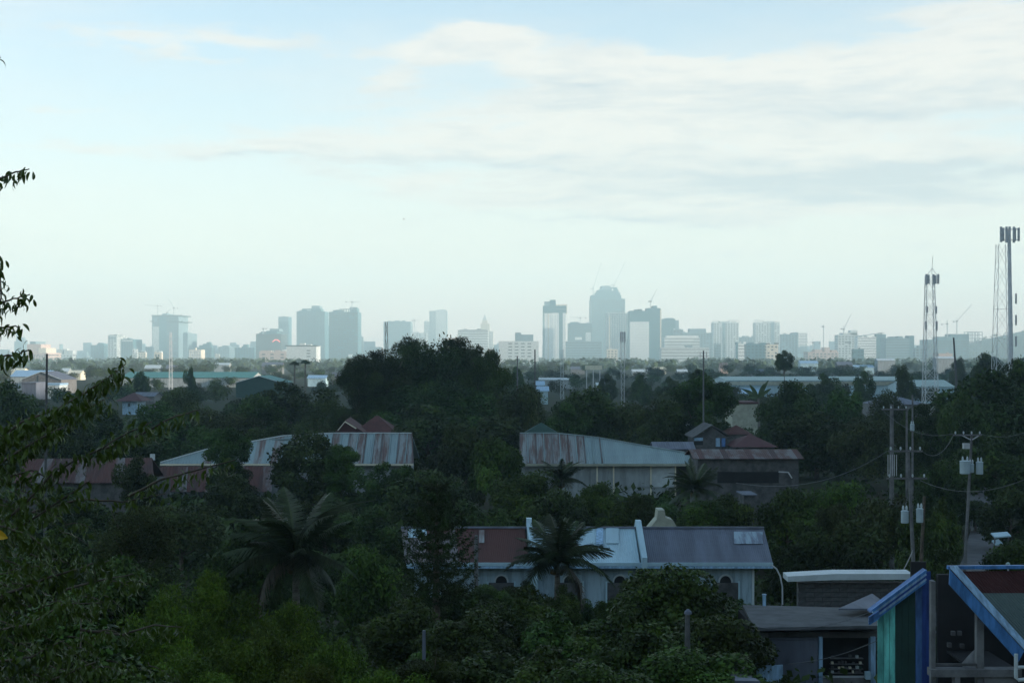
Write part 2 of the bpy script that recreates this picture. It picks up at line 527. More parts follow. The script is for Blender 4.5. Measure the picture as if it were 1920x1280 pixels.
def tower(name, x0, x1, yt, D, col, label, style='grid', extra=(), depth=None, fl=3.3, lit=None, cat='building', cols=None, base=0, top_parts=()):
    k_ = SK if D >= 1000 else 1.0
    D *= k_
    fl *= 1 + (k_ - 1) * .48
    depth = depth * k_ if depth else None
    a, b = P(x0, yt, D), P(x1, yt, D)
    X0, X1, Z1 = a.x, b.x, a.z
    dep = depth or max(12, (X1 - X0) * .8)
    # right of centre the left side shows, left of centre the right side shows: keep the silhouette
    if X1 < 0:
        X1 = X1 * 1.0
    m = M_t[col]
    Zb = gz((X0 + X1) / 2, D) + base
    t = thing(name, label, cat, ((X0 + X1) / 2, D, Zb))
    MB().box(X0, X1, D, D + dep, Zb - .5, Z1).part('wall', m, t)
    H = Z1 - Zb
    rows = max(2, int(H / fl))
    nc = cols or max(3, int((X1 - X0) / 8.5))
    W = X1 - X0
    if style == 'grid':
        windows(t, X0 + .5, X1 - .5, D, Zb + 2, Z1 - 1.5, nc, rows, M_twin if col != 'white' else M_twinl)
        windows(t, 0, 0, D + .5, Zb + 2, Z1 - 1.5, max(2, int(dep / 4.5)), rows, M_twin, side=X1, y1=D + dep - .5)
        if X0 > 0:
            windows(t, 0, 0, D + .5, Zb + 2, Z1 - 1.5, max(2, int(dep / 4.5)), rows, M_twin, side=X0, y1=D + dep - .5)
    elif style == 'bands':
        mb = MB()
        for r in range(rows):
            z = Zb + (r + .5) * H / rows
            mb.box(X0 + .3, X1 - .3, D - .15, D + .1, z - .7, z + .7)
            mb.box(X1 - .1, X1 + .15, D + .5, D + dep - .5, z - .7, z + .7)
        mb.part('window_bands', M_twin, t, kind='stuff')
    elif style == 'strips':
        mb = MB()
        n = max(4, int(W / 5))
        for i in range(n):
            x = X0 + (i + .5) * W / n
            mb.box(x - W / n * .2, x + W / n * .2, D - .5, D + .1, Zb, Z1 - 1)
        mb.part('facade_piers', M_t[{'white': 'pale', 'cream': 'white', 'pale': 'grey', 'grey': 'pale', 'teal': 'grey', 'dark': 'grey', 'pink': 'cream'}[col]], t, kind='stuff')
        windows(t, X0 + .5, X1 - .5, D, Zb + 2, Z1 - 2, n * 2, rows, M_twin, w=.5)
    elif style == 'slabs':      # bare concrete floors of a building going up
        mb = MB()
        for r in range(rows):
            z = Zb + (r + 1) * H / rows
            mb.box(X0 - .6, X1 + .6, D - .6, D + dep + .6, z - .25, z + .12)
        mb.part('floor_slabs', M_t['grey'], t, kind='stuff')
        windows(t, X0 + .5, X1 - .5, D, Zb + 1, Z1 - 1, nc, rows, M_t['dark'], w=.8, h=.6)
    for e in extra:              # (kind, x0, x1, y_top, y_bottom, colour, dy0, dy1)
        k, ex0, ex1, et, eb = e[:5]
        ec = e[5] if len(e) > 5 else col
        f0 = e[6] if len(e) > 6 else 1.5
        p, q = P(ex0, et, D), P(ex1, eb, D)
        d1 = dep * .7 if k != 'face' else f0
        if k == 'block':
            MB().box(p.x, q.x, D + f0, D + max(d1, f0 + 3), q.z - .3, p.z).part('roof_block', M_t[ec], t)
        elif k == 'face':        # a proud panel on the front
            MB().box(p.x, q.x, D - .6, D + .1, max(q.z, Zb), p.z).part('facade_panel', M_t[ec], t)
        elif k == 'facegrid':
            fp = MB().box(p.x, q.x, D - .6, D + .1, max(q.z, Zb), p.z).part('facade_panel', M_t[ec], t)
            mb = MB()
            c_, r_ = e[7], e[8]
            for i in range(c_):
                for j in range(r_):
                    xa = p.x + (i + .5) * (q.x - p.x) / c_
                    za = max(q.z, Zb) + (j + .5) * (p.z - max(q.z, Zb)) / r_
                    mb.box(xa - (q.x - p.x) / c_ * .24, xa + (q.x - p.x) / c_ * .24, D - .75, D - .55, za - .8, za + .8)
            mb.part('window_rows', M_twinl if ec == 'white' else M_twin, t, kind='stuff')
        elif k == 'frame':       # open concrete frame
            n_, r_ = e[7], e[8]
            mb = MB()
            for yy in (D + .3, D + dep * .5):
                for i in range(n_ + 1):
                    xa = p.x + (q.x - p.x) * i / n_
                    mb.box(xa - .8, xa + .8, yy, yy + 1.6, q.z - .5, p.z)
            for j in range(r_ + 1):
                za = q.z + (p.z - q.z) * j / r_
                mb.box(p.x - .5, q.x + .5, D + .2, D + dep * .5 + 1, za - .6, za + .6)
            mb.part('open_frame', M_t[ec], t)
        elif k == 'ledge':
            MB().box(p.x, q.x, D - 3, D + dep + 3, q.z, p.z).part('safety_deck', M_t[ec], t)
        elif k == 'window':
            MB().box(p.x, q.x, D - .2, D + .1, q.z, p.z).part('window', M_twin, t)
        elif k == 'spire':
            cx = (p.x + q.x) / 2
            w_ = (q.x - p.x) / 2
            MB().add([(cx - w_, D + 4, q.z), (cx + w_, D + 4, q.z), (cx + w_, D + 4 + 2 * w_, q.z), (cx - w_, D + 4 + 2 * w_, q.z), (cx, D + 4 + w_, p.z)],
                     [(0, 1, 4), (1, 2, 4), (2, 3, 4), (3, 0, 4), (3, 2, 1, 0)]).part('spire', M_t[ec], t)
        elif k == 'slope':       # lean roof rising to the right
            MB().slab([(p.x, D - 1, q.z), (q.x, D - 1, p.z), (q.x, D + dep, p.z), (p.x, D + dep, q.z)], (0, 0, -1.2)).part('roof', M_t[ec], t)
    if top_parts == () and D > 1000:
        for _ in range(R.choice((1, 2, 3))):
            w_ = R.uniform(.08, .2) * (X1 - X0)
            xa = R.uniform(X0 + 1, max(X0 + 1.1, X1 - w_ - 1))
            MB().box(xa, xa + w_, D + dep * .2, D + dep * .5, Z1 - .1, Z1 + R.uniform(2.5, 6)).part('roof_plant', M_t[R.choice(('grey', 'pale', col))], t)
    if top_parts == ():
        MB().box(X0 - .25, X1 + .25, D - .25, D + dep + .25, Z1 - .02, Z1 + .7).part('parapet', m, t)
    return t


T = tower
T('apartment_tower', 30, 46, 636, 2300, 'grey', 'faint slim tower with a thin mast rising behind the drooping leaves', extra=[('block', 30, 32, 618, 637), ('block', 38, 45, 632, 637)])
T('apartment_block', 47, 88, 662, 1250, 'pink', 'stepped pinkish apartment block with a warm sunlit end wall, behind the tall pole', extra=[('block', 50, 76, 645, 663, 'pink', 2), ('block', 72, 86, 652, 663, 'cream', 1), ('block', 55, 66, 640, 646, 'grey', 4), ('facegrid', 62, 87, 666, 690, 'pink', 1, 5, 6)], depth=40)
T('institute_building', 100, 136, 664, 1500, 'pale', 'pale ornate building with roof turrets and a thin mast', 'grid', extra=[('block', 106, 116, 655, 665), ('block', 120, 125, 654, 665), ('block', 127, 136, 657, 665), ('block', 111.3, 112.3, 645, 656, 'grey')])
T('office_block', 155, 170, 670, 1650, 'grey', 'low hazy wing joined to the square office block beside the slim pale tower')
T('office_block', 170, 195, 647, 1700, 'teal', 'square teal office block beside the slim pale tower', extra=[('block', 182, 194, 644, 648), ('block', 184, 187, 642, 648)], depth=28)
T('office_tower', 202, 219, 629, 1600, 'pale', 'slim pale tower with a dark cap and one bright sunlit side', extra=[('block', 204, 219, 627.5, 629.5, 'dark', 0.3), ('face', 205, 217, 632, 635, 'grey')], depth=36)
T('office_tower', 226, 250, 636, 1500, 'teal', 'squat dark teal tower right beside the slim pale tower', 'strips', depth=36, extra=[('face', 228, 249, 637, 640, 'pale')])
T('low_block', 248, 257, 655, 1350, 'pale', 'small block with an upper floor coloured as sunlit below the squat teal tower', extra=[('face', 251, 256, 655, 662, 'white')])  # white panel puts the sunlight on the upper floor into colour
T('low_block', 259, 273, 661, 1300, 'cream', 'small flat roofed block with a dark roof edge in front of the squat teal tower', extra=[('block', 259, 270, 659, 661, 'dark', 0)])
T('apartment_block', 272, 286, 650, 1750, 'grey', 'faint grey block half hidden by the unfinished tower with safety decks')
T('low_block', 289, 303, 661, 1150, 'cream', 'small cream frame building with open bays in bright sun', 'plain', extra=[('window', 291, 294, 664, 669), ('window', 296, 299, 664, 669), ('window', 291, 294, 672, 677), ('window', 296, 299, 672, 677), ('block', 297, 303, 658, 661, 'white', 0)])
T('unfinished_tower', 285, 335, 592, 1800, 'grey', 'unfinished tower with two projecting safety decks, topped by cranes', 'slabs', depth=52,
  extra=[('ledge', 284, 341, 590.5, 592.5, 'dark'), ('ledge', 281, 288, 601.5, 603, 'dark'), ('ledge', 313, 343, 602, 603.6, 'dark'), ('block', 304, 313, 587.5, 592), ('face', 299, 313, 593, 700, 'teal'), ('face', 286, 298, 612, 700, 'pale')])
T('office_tower', 343, 352, 625, 1500, 'grey', 'narrow office tower whose lit side carries white bands', 'plain', depth=44, extra=[('block', 344, 350, 623.5, 626)])
T('cream_block', 354, 377, 656, 1250, 'cream', 'cream block with tall pillars in the sun, below the narrow banded tower', 'strips', depth=16)
T('office_block', 366, 397, 651, 1500, 'teal', 'dark office block with a roof curving up to a small tower', extra=[('block', 373, 380, 647, 652), ('block', 380, 395, 644.5, 652), ('block', 387, 393, 641, 646)])
T('apartment_block', 403, 411, 664, 1700, 'cream', 'narrow block with a bright left edge, between two hazy office blocks')
T('apartment_block', 409, 430, 650, 1900, 'grey', 'pale hazy block with a sunlit side, between two darker blocks', depth=60)
T('office_block', 440, 477, 652, 1600, 'teal', 'long low office block with one small rooftop box', extra=[('block', 456, 464, 645.5, 652)])
T('unfinished_block', 480, 527, 626, 1500, 'dark', 'dark unfinished block topped by ragged formwork and carrying a red lit sign', 'slabs',
  extra=[('block', 499, 519, 620, 626, 'teal', 3), ('block', 505, 523, 616, 621, 'grey', 6), ('block', 489, 492, 621, 626, 'grey')], depth=40)
T('slim_tower', 522, 541, 594, 1850, 'teal', 'slim tall tower with a light cap behind the block with the red sign', 'strips', extra=[('face', 522, 541, 595, 603, 'grey')], depth=26)
T('hotel_block', 486, 540, 660, 1080, 'pink', 'dull pinkish block with rows of square windows below the red sign', 'plain', depth=18,
  extra=[('block', 488, 508, 657, 660), ('block', 520, 536, 658, 660)] + [('window', a, a + 6, b, b + 2.5) for a in (491, 507, 526) for b in (663, 669, 675, 681)])
T('residential_tower', 556, 609, 584, 1700, 'teal', 'wide residential tower with pale vertical stripes and a stepped top', 'strips', depth=36,
  extra=[('block', 566, 602, 578.5, 585), ('block', 584, 599, 573, 580, 'grey', 3), ('block', 575, 583, 580.5, 582, 'pale', 1)])
T('low_block', 609, 618, 610, 1750, 'grey', 'low wing squeezed between the two wide towers')
T('unfinished_tower', 617, 671, 585, 1600, 'teal', 'wide unfinished tower with an open frame on its roof and one crane', 'slabs', depth=36,
  extra=[('block', 624, 640, 581, 585), ('frame', 636, 668, 579, 585, 'grey', 0, 7, 1), ('block', 656, 669, 577, 585, 'teal', 6), ('frame', 656, 668, 576, 580, 'grey', 0, 3, 1), ('face', 653, 661, 664, 669, 'white')])
T('slim_tower', 672, 681, 631, 1900, 'grey', 'faint slim tower just beyond the wide unfinished tower')
T('school_building', 537, 593, 648.5, 1000, 'pale', 'flat roofed white building with a dark roof edge and three short dark windows', 'plain', depth=22,
  extra=[('block', 535, 594, 647, 649, 'dark', -.6), ('window', 575, 582, 656, 658), ('window', 575, 582, 661.5, 663.5), ('window', 575, 582, 667, 669)])
T('warehouse_building', 572, 648, 680, 1000, 'grey', 'long low white warehouse with one stretch coloured as sunlit, behind the umbrella shaped tree', 'plain', depth=20,
  extra=[('face', 608, 641, 684, 690, 'cream')])  # cream panel paints in the sun on this stretch of wall
T('office_block', 719, 770, 603, 1900, 'grey', 'broad hazy block rising behind the tall feathery tree', 'bands', extra=[('block', 740, 749, 600.5, 604), ('block', 727, 733, 601.5, 604)], depth=40)
T('low_block', 770, 800, 624, 1800, 'pale', 'low pale block under a crane behind the tall feathery tree')
T('apartment_tower', 795, 806, 603, 2050, 'pale', 'low pale wing of the two tone tower behind the feathery tree')
T('apartment_tower', 805, 838, 583, 2000, 'grey', 'two tone tower, darker on one half, behind the top of the feathery tree', 'strips', extra=[('face', 817, 837, 582, 640, 'pale'), ('block', 818, 836, 581, 584)])
T('office_block', 858, 915, 619, 1400, 'pale', 'wide white block crossed by dark window bands beside the spired tower', 'bands', depth=26, extra=[('block', 862, 914, 618, 619.5, 'dark', 0)])
T('spired_tower', 899, 925, 621, 1900, 'cream', 'ornate stepped tower that ends in a thin spire', 'strips', depth=24,
  extra=[('block', 901, 918, 606, 622, 'cream', 2), ('block', 904, 914, 600, 607, 'cream', 4), ('block', 906, 912, 595, 601, 'pale', 5), ('spire', 907, 911, 586, 596, 'pale')])
T('hospital_block', 935, 1010, 640, 1080, 'pale', 'low wide block with several rows of small dark windows', 'plain', depth=24,
  extra=[('block', 968, 1000, 627, 641, 'grey', 8), ('block', 966, 977, 623, 641, 'grey', 12)] + [('window', a, a + 7, b, b + 2) for a in (953, 965, 977, 989) for b in (643, 649, 655, 661, 667)])
T('residential_tower', 1018, 1061, 587, 1450, 'white', 'tall white tower with dotted window rows and an open frame at its top corner', 'plain', depth=18,
  extra=[('face', 1018, 1034, 574, 587, 'teal'), ('block', 1018, 1062, 573, 587.5, 'teal', .2), ('block', 1021, 1032, 565, 574, 'grey', 2), ('block', 1031, 1042, 562, 575, 'teal', 1),
         ('frame', 1043, 1063, 571, 588, 'cream', 0, 7, 2), ('face', 1018, 1021, 588, 700, 'grey'), ('facegrid', 1033, 1048, 590, 690, 'white', 1, 3, 26), ('face', 1048, 1055, 586, 700, 'teal'), ('facegrid', 1055.5, 1061, 587, 690, 'white', 1, 1, 26), ('face', 1027, 1029, 588, 700, 'cream')])
T('unfinished_block', 1066, 1110, 606, 1750, 'teal', 'teal unfinished block under a flat crane beside the tallest tower', 'slabs', extra=[('block', 1070, 1084, 603.5, 606), ('face', 1078, 1091, 632, 637, 'white'), ('face', 1098, 1108, 623, 640, 'pale')], depth=30)
T('office_block', 1062, 1128, 640, 1400, 'grey', 'long low grey block at the foot of the tallest tower', 'bands', depth=20)
T('domed_tower', 1109, 1172, 560, 2000, 'teal', 'tallest tower of the skyline, unfinished, with stepped rounded crown and two cranes', 'slabs', depth=60, top_parts=(1,),
  extra=[('block', 1109, 1165, 553, 561, 'teal', 1), ('block', 1117, 1163, 548, 554, 'teal', 4), ('block', 1121, 1160, 543, 549, 'teal', 8), ('block', 1128, 1145, 535.5, 544, 'grey', 12), ('block', 1145, 1158, 538, 544, 'teal', 12), ('face', 1147, 1150, 541, 545, 'white')])
T('office_tower', 1137, 1173, 586, 1500, 'pale', 'pale tower with one slanting edge in front of the tallest tower', 'strips', depth=20, extra=[('face', 1142, 1144, 592, 660, 'cream')])
T('office_block', 1172, 1182, 588, 1520, 'grey', 'narrow pale slab between the slanting tower and the white gridded tower')
T('office_tower', 1181, 1239, 583, 1400, 'teal', 'dark capped tower with a large white window grid on its face', 'plain', depth=26,
  extra=[('facegrid', 1181, 1217, 603, 690, 'white', 1, 12, 26), ('block', 1213, 1239, 577.5, 584, 'teal', .3), ('block', 1224, 1232, 573, 578, 'teal', 2), ('face', 1237.5, 1240, 580, 652, 'cream')])  # last cream strip colours the right edge as if sunlit
T('office_block', 1242, 1266, 598, 1550, 'teal', 'dark block with floor bands just beyond the white gridded tower', 'bands', extra=[('block', 1246, 1264, 596.5, 599), ('block', 1265, 1273, 600, 640, 'grey')])
T('low_block', 1262, 1281, 618, 1450, 'grey', 'low dark block stepping down toward the layered pale building')
T('hotel_block', 1278, 1336, 624, 1500, 'grey', 'broad hazy block with a raised flat roof section', extra=[('block', 1293, 1324, 616, 625)])
T('hotel_block', 1246, 1312, 633, 1300, 'pale', 'wide pale building in stepped layers of long balconies', 'bands', extra=[('block', 1250, 1310, 629, 634, 'white'), ('face', 1246, 1300, 636, 638, 'white')], depth=20)
T('low_block', 1240, 1330, 652, 1150, 'pale', 'long low pale block at the foot of the layered building', 'bands', depth=18)
T('apartment_tower', 1338, 1385, 605, 1600, 'pale', 'pale square tower with railings on the roof, first of a similar pair', 'grid',
  extra=[('frame', 1338, 1351, 602, 606, 'white', 0, 2, 1), ('block', 1350, 1368, 602, 606), ('frame', 1368, 1386, 600, 606, 'white', 0, 3, 1), ('face', 1355, 1360, 605, 700, 'grey'), ('face', 1356.5, 1359, 637, 664, 'white')])
T('low_block', 1340, 1352, 645, 1200, 'grey', 'small dark slab at the foot of the first of the twin pale towers')
T('office_block', 1386, 1416, 632, 1650, 'grey', 'low block with rooftop boxes between the twin pale towers', extra=[('block', 1393, 1397, 629.5, 632), ('block', 1400, 1404, 629.5, 632), ('block', 1411, 1416, 629.5, 632)])
T('apartment_tower', 1417, 1462, 605, 1600, 'pale', 'pale square tower with railings on the roof, second of a similar pair', 'grid',
  extra=[('frame', 1417, 1433, 600, 606, 'white', 0, 2, 1), ('block', 1434, 1452, 602, 606), ('frame', 1452, 1462, 602.5, 606, 'white', 0, 2, 1), ('face', 1446, 1452, 605, 700, 'grey')])
T('office_block', 1380, 1400, 645, 1120, 'white', 'low white block with dark floor bands beside the dark teal block', 'bands', extra=[('face', 1380, 1384, 642, 700, 'teal'), ('block', 1380, 1384, 641, 646, 'teal')])
T('office_block', 1400, 1437, 645, 1080, 'teal', 'dark teal block with roof boxes in front of the second twin tower', 'grid', extra=[('block', 1403, 1412, 643, 646), ('block', 1428, 1436, 642, 646)])
T('apartment_block', 1437, 1459, 646, 1060, 'cream', 'cream block with rooftop boxes joined to the dark teal block', 'grid', extra=[('block', 1438, 1444, 643, 646, 'dark'), ('block', 1453, 1460, 642, 646, 'dark')])
T('unfinished_block', 1466, 1496, 627, 1500, 'grey', 'grey block with an open concrete frame at its end, beyond the twin towers', 'grid', extra=[('block', 1486, 1497, 623, 628), ('frame', 1497, 1513, 625, 662, 'grey', 0, 3, 7)])
T('low_block', 1515, 1572, 660, 1200, 'pink', 'long low pinkish block with a lumpy roofline', 'grid', extra=[('block', 1528, 1542, 655, 661), ('block', 1546, 1556, 651, 661), ('block', 1560, 1570, 656, 661)])
T('hospital_block', 1571, 1609, 628, 1400, 'pale', 'pale block with a raised lift tower under a leaning crane', 'grid', extra=[('block', 1578, 1608, 624, 629), ('block', 1595, 1608, 619, 629), ('block', 1584, 1596, 640, 643, 'dark', -.5)])
T('hospital_block', 1608, 1643, 632, 1320, 'white', 'white banded block with a slanting roof canopy', 'bands', extra=[('slope', 1608, 1658, 623, 630, 'grey')])
T('office_block', 1643, 1661, 627, 1320, 'teal', 'dark faceted block joined to the white banded block', 'plain')
T('apartment_block', 1661, 1714, 634, 1280, 'grey', 'long banded block with two rooftop boxes beside the near lattice mast', 'bands', extra=[('block', 1684, 1693, 630, 634), ('block', 1704, 1714, 629, 640), ('face', 1706, 1714, 630, 700, 'teal')])
T('office_block', 1716, 1740, 652, 1150, 'grey', 'low dark block behind the foot of the near lattice mast', 'grid', extra=[('block', 1722, 1738, 648, 652)])
T('unfinished_block', 1740, 1817, 637, 1450, 'teal', 'long dark block stepping up to an open frame near the hill', 'slabs', extra=[('block', 1760, 1817, 631, 638), ('block', 1783, 1817, 626, 632), ('frame', 1817, 1842, 622, 670, 'grey', 0, 4, 8)], depth=30)
T('brick_block', 1760, 1786, 663, 1000, 'pink', 'small dull brick coloured block beside the leaning pole', 'plain', depth=14)
T('low_block', 1600, 1620, 655, 1000, 'teal', 'small dark block in front of the white banded block', 'grid')
T('low_block', 1138, 1158, 655, 1200, 'cream', 'small cream block at the foot of the slanting tower')

# red lit sign on the dark unfinished block
sg = thing('red_sign', 'arched red lit sign on the dark unfinished block', 'sign', P(518, 642, 4600))
M_red = mat('red_light', (.7, .12, .1), .5, .05, 1, emit=((1.0, .18, .14), 1.1))
mb = MB()
arc = [P(511 + 14 * i / 8, 641 - 4.5 * math.sin(math.pi * i / 8), 4600) for i in range(9)]
for i in range(8):
    mb.beam(arc[i], arc[i + 1], 1.8)
mb.part('lit_arch', M_red, sg)


def crane(x, yb, yt, D, label, jib, counter=None, aframe=True, rope=None):
    D *= SK
    b = P(x, yb, D)
    t = thing('tower_crane', label, 'crane', b)
    w = 2.4
    MB().beam(P(x, yb, D), P(x, yt, D), w).part('mast', M_steel, t)
    c = P(x, yt, D)
    MB().box(c.x - 2.6, c.x + 2.6, D - 2, D + 2, c.z - 2, c.z + 1.6).part('cab', M_conc, t)
    MB().beam(c, P(jib[0], jib[1], D), 1.6).part('jib', M_steel, t)
    if counter:
        cj = MB().beam(c, P(counter[0], counter[1], D), 1.2).part('counter_jib', M_steel, t)
        q = P(counter[0], counter[1], D)
        MB().box(q.x - 2.2, q.x + 2.2, D - 1, D + 1, q.z - 2.4, q.z + .7).part('counterweight', M_dsteel, cj)
    if aframe:
        MB().beam(c, P(x - .8, yt - 7, D), .8).part('apex_frame', M_steel, t)
    if rope:
        MB().beam(P(jib[0], jib[1], D), P(rope[0], rope[1], D), .5).part('hoist_rope', M_dsteel, t)


crane(296, 592, 573.5, 1800, 'flat topped crane standing on the unfinished tower with safety decks', (271, 571.5), (302, 573.5))
crane(326, 592, 577.5, 1800, 'leaning jib crane on the unfinished tower with safety decks', (317, 561), (333, 577.5), aframe=False)
crane(313, 590, 586, 1805, 'small stub crane between two larger ones on the unfinished tower with safety decks', (319, 580), None, aframe=False)
crane(494, 626, 616, 1500, 'short crane on the dark block with the red sign', (489, 616), (499, 615.5), aframe=False)
crane(660, 580, 566, 1600, 'flat crane on the wide unfinished tower near the feathery tree', (676, 565.5), (649, 565.5))
crane(777, 625, 600.5, 1800, 'small flat crane behind the top of the feathery tree', (785, 600.5), (773, 600.5))
crane(1088, 606, 595.5, 1750, 'flat crane on the teal unfinished block next to the tallest tower', (1068, 594.5), (1098, 595.5))
crane(1112, 553, 541, 2000, 'leaning crane with a long steep boom at the shoulder of the tallest tower', (1127, 492), (1107.5, 541), rope=(1139, 530))
crane(1151, 540, 535, 2005, 'second steep boom crane on the crown of the tallest tower', (1172, 491), (1147, 534))
crane(1220, 578, 565, 1400, 'small leaning crane on the dark capped tower with the white grid', (1231, 543), (1217, 564.5))
crane(1524, 665, 642, 1500, 'little flat crane between the open frame block and the lumpy roofed block', (1514, 641.5), (1537, 642.5))
crane(1544, 665, 612, 1500, 'thin upright mast crane beyond the lumpy roofed block', (1544.5, 608), (1542, 611.5), aframe=False)
crane(1582, 628, 617, 1400, 'leaning crane on the pale block with the lift tower', (1596, 588), (1577.5, 616))
crane(1776, 632, 607, 1450, 'flat crane on the long dark block near the hill', (1776.5, 600), (1766, 607.5))
crane(1794, 628, 602, 1450, 'crane with a long rising boom on the long dark block near the hill', (1822, 571), (1788, 602.5))

# rest of the city in the haze, behind and between the named blocks
fc = MB()
for i in range(300):
    x = R.uniform(-60, 1760)
    D = R.uniform(6000, 7500)
    h = R.choice([14, 20, 28, 36, 44, 54, 66, 78])
    w_ = R.uniform(24, 60)
    X = (x - 960) / F * D
    fc.box(X, X + w_, D, D + 20, 0, h)
tag(fc.part('distant_city_blocks', M_t['grey']), 'mass of low hazy blocks filling the skyline behind the towers', 'city blocks', kind='stuff')


# ------------------------------------------------------------ vegetation
def leaves(pts, nrm, size, rs, aspect=.55, droop=0.0):
    """kite shaped leaves at pts, facing nrm, as quads"""
    n = len(pts)
    nrm = nrm / (np.linalg.norm(nrm, axis=1, keepdims=True) + 1e-9)
    r = rs.normal(size=(n, 3))
    r[:, 2] -= droop
    t = r - (r * nrm).sum(1, keepdims=True) * nrm
    t /= np.linalg.norm(t, axis=1, keepdims=True) + 1e-9
    b = np.cross(nrm, t)
    s = size * rs.uniform(.4, 1.7, size=(n, 1)) ** 1.1
    v = np.stack([pts, pts + t * s * .5 + b * s * aspect * .5, pts + t * s, pts + t * s * .5 - b * s * aspect * .5], 1)
    return v.reshape(-1, 3)


def crown_mesh(name, m, seed, nl, nleaf, size, flat=.85, lobe=(.28, .5), feather=False, droop=.2, spread=1.0, lumpy=1.0):
    rs = np.random.RandomState(seed)
    c = []
    while len(c) < nl:
        p = rs.uniform(-1, 1, 3)
        q = np.linalg.norm(p)
        if .25 < q < 1 and p[2] > -.75:
            c.append(p * .68 * spread)
    c = np.array(c)
    c[:, 2] *= flat
    lr = rs.uniform(lobe[0], lobe[1], nl)
    k = rs.choice(nl, nleaf, p=lr ** 2 / (lr ** 2).sum())
    d = rs.normal(size=(nleaf, 3))
    d /= np.linalg.norm(d, axis=1, keepdims=True)
    d[:, 2] = np.where(rs.rand(nleaf) < .6, np.abs(d[:, 2]), d[:, 2])
    # clumpy twigs inside each lobe
    tw = rs.normal(size=(nl, 26, 3))
    tw /= np.linalg.norm(tw, axis=2, keepdims=True)
    pick = tw[k, rs.randint(0, 26, nleaf)]
    d = d * .55 + pick * .75 * lumpy
    d /= np.linalg.norm(d, axis=1, keepdims=True)
    rad = lr[k] * np.where(rs.rand(nleaf) < .2, rs.uniform(.3, .8, nleaf), rs.uniform(.8, 1.08, nleaf))
    rad *= 1 + .12 * rs.normal(size=nleaf) * (rs.rand(nleaf) < .12)
    pts = c[k] + d * rad[:, None] * np.array([1, 1, flat])
    if feather:
        pts[:, 2] -= (rs.rand(nleaf) ** 2) * .12
        nrm = rs.normal(size=(nleaf, 3)) + d * .3
    else:
        nrm = d * .8 + rs.normal(size=(nleaf, 3)) * .55 + np.array([0, 0, .35])
    v = leaves(pts, nrm, size, rs, .38 if feather else .6, droop)
    g = rs.uniform(.6, 1.25, (nleaf, 1))
    lobe_t = rs.uniform(.55, 1.5 if feather else 1.4, (nl, 1))[k]
    tint = g * lobe_t * np.concatenate([rs.uniform(.8, 1.08, (nleaf, 1)), np.ones((nleaf, 1)), rs.uniform(.8, 1.1, (nleaf, 1))], 1)
    return np_mesh(name, v, 4, m, tint)


def trunk_mesh(name, seed, h=1.0, r=.035, limbs=7, m=None):
    rs = random.Random(seed)
    mb = MB()
    x = y = 0
    pts = []
    for i in range(7):
        pts.append((x, y, i / 6 * h))
        x += rs.uniform(-.03, .03)
        y += rs.uniform(-.03, .03)
    mb.tube(pts, [r * (1.35 - i / 6 * .8) for i in range(7)], 7)
    for i in range(limbs):
        z = rs.uniform(.5, .98) * h
        a = rs.uniform(0, 6.28)
        ln = rs.uniform(.25, .5)
        j = min(6, int(z / h * 6))
        p0 = Vector(pts[j])
        p1 = p0 + Vector((math.cos(a) * ln * .5, math.sin(a) * ln * .5, ln * .3))
        p2 = p0 + Vector((math.cos(a) * ln, math.sin(a) * ln, ln * .75))
        mb.tube([p0, p1, p2], [r * .5, r * .33, r * .14], 5)
    me = mb.mesh(name)
    me.materials.append(m or M_bark)
    return me


CR = {
    'near': [crown_mesh('crown_near', M_leafn, 1, 44, 27000, .052, lobe=(.14, .3), spread=1.18, droop=.6), crown_mesh('crown_near_b', M_leafn, 2, 36, 26000, .052, lobe=(.15, .32), spread=1.15, droop=.6)],
    'nearfine': [crown_mesh('crown_fine', M_leafg, 3, 60, 42000, .038, lobe=(.11, .26), feather=True), crown_mesh('crown_fine_b', M_leafg, 4, 50, 42000, .038, lobe=(.12, .28), feather=True, spread=1.1)],
    'mid': [crown_mesh('crown_mid', M_leaf, 11, 40, 21000, .052, lobe=(.14, .29), spread=1.18), crown_mesh('crown_mid_b', M_leaf, 12, 32, 20000, .052, lobe=(.15, .32), spread=1.15),
            crown_mesh('crown_mid_c', M_leaf, 13, 34, 16000, .058, lobe=(.18, .34), spread=1.1)],
    'olive': [crown_mesh('crown_olive', M_leafo, 21, 30, 17000, .05, lobe=(.18, .34), feather=True), crown_mesh('crown_olive_b', M_leafo, 22, 24, 15000, .052, lobe=(.2, .4))],
    'bamboo': [crown_mesh('crown_feathery', M_leaf, 31, 46, 38000, .044, lobe=(.14, .3), feather=True, spread=1.12), crown_mesh('crown_feathery_b', M_leaf, 32, 40, 36000, .044, lobe=(.16, .32), feather=True, spread=1.1)],
    'far': [crown_mesh('crown_far', M_leaf, 41, 12, 1500, .13, lobe=(.3, .5)), crown_mesh('crown_far_b', M_leaf, 42, 10, 1300, .14, lobe=(.3, .55)), crown_mesh('crown_far_c', M_leafo, 43, 12, 1400, .13)],
    'green': [crown_mesh('crown_green', M_leafm, 51, 26, 17000, .055, lobe=(.2, .4), droop=.5), crown_mesh('crown_green_b', M_leafm, 52, 22, 16000, .055, lobe=(.2, .38), droop=.5)],
}
TK = [trunk_mesh('trunk', s) for s in (1, 2, 3)]
TKT = trunk_mesh('thin_trunk', 9, r=.016, limbs=9, m=M_barkp)
NAMES = {'near': 'broadleaf_tree', 'nearfine': 'feathery_tree', 'mid': 'broadleaf_tree', 'olive': 'olive_tree', 'bamboo': 'tall_feathery_tree', 'far': 'distant_tree', 'green': 'leafy_tree'}
NAMES['olive'] = 'dull_green_tree'


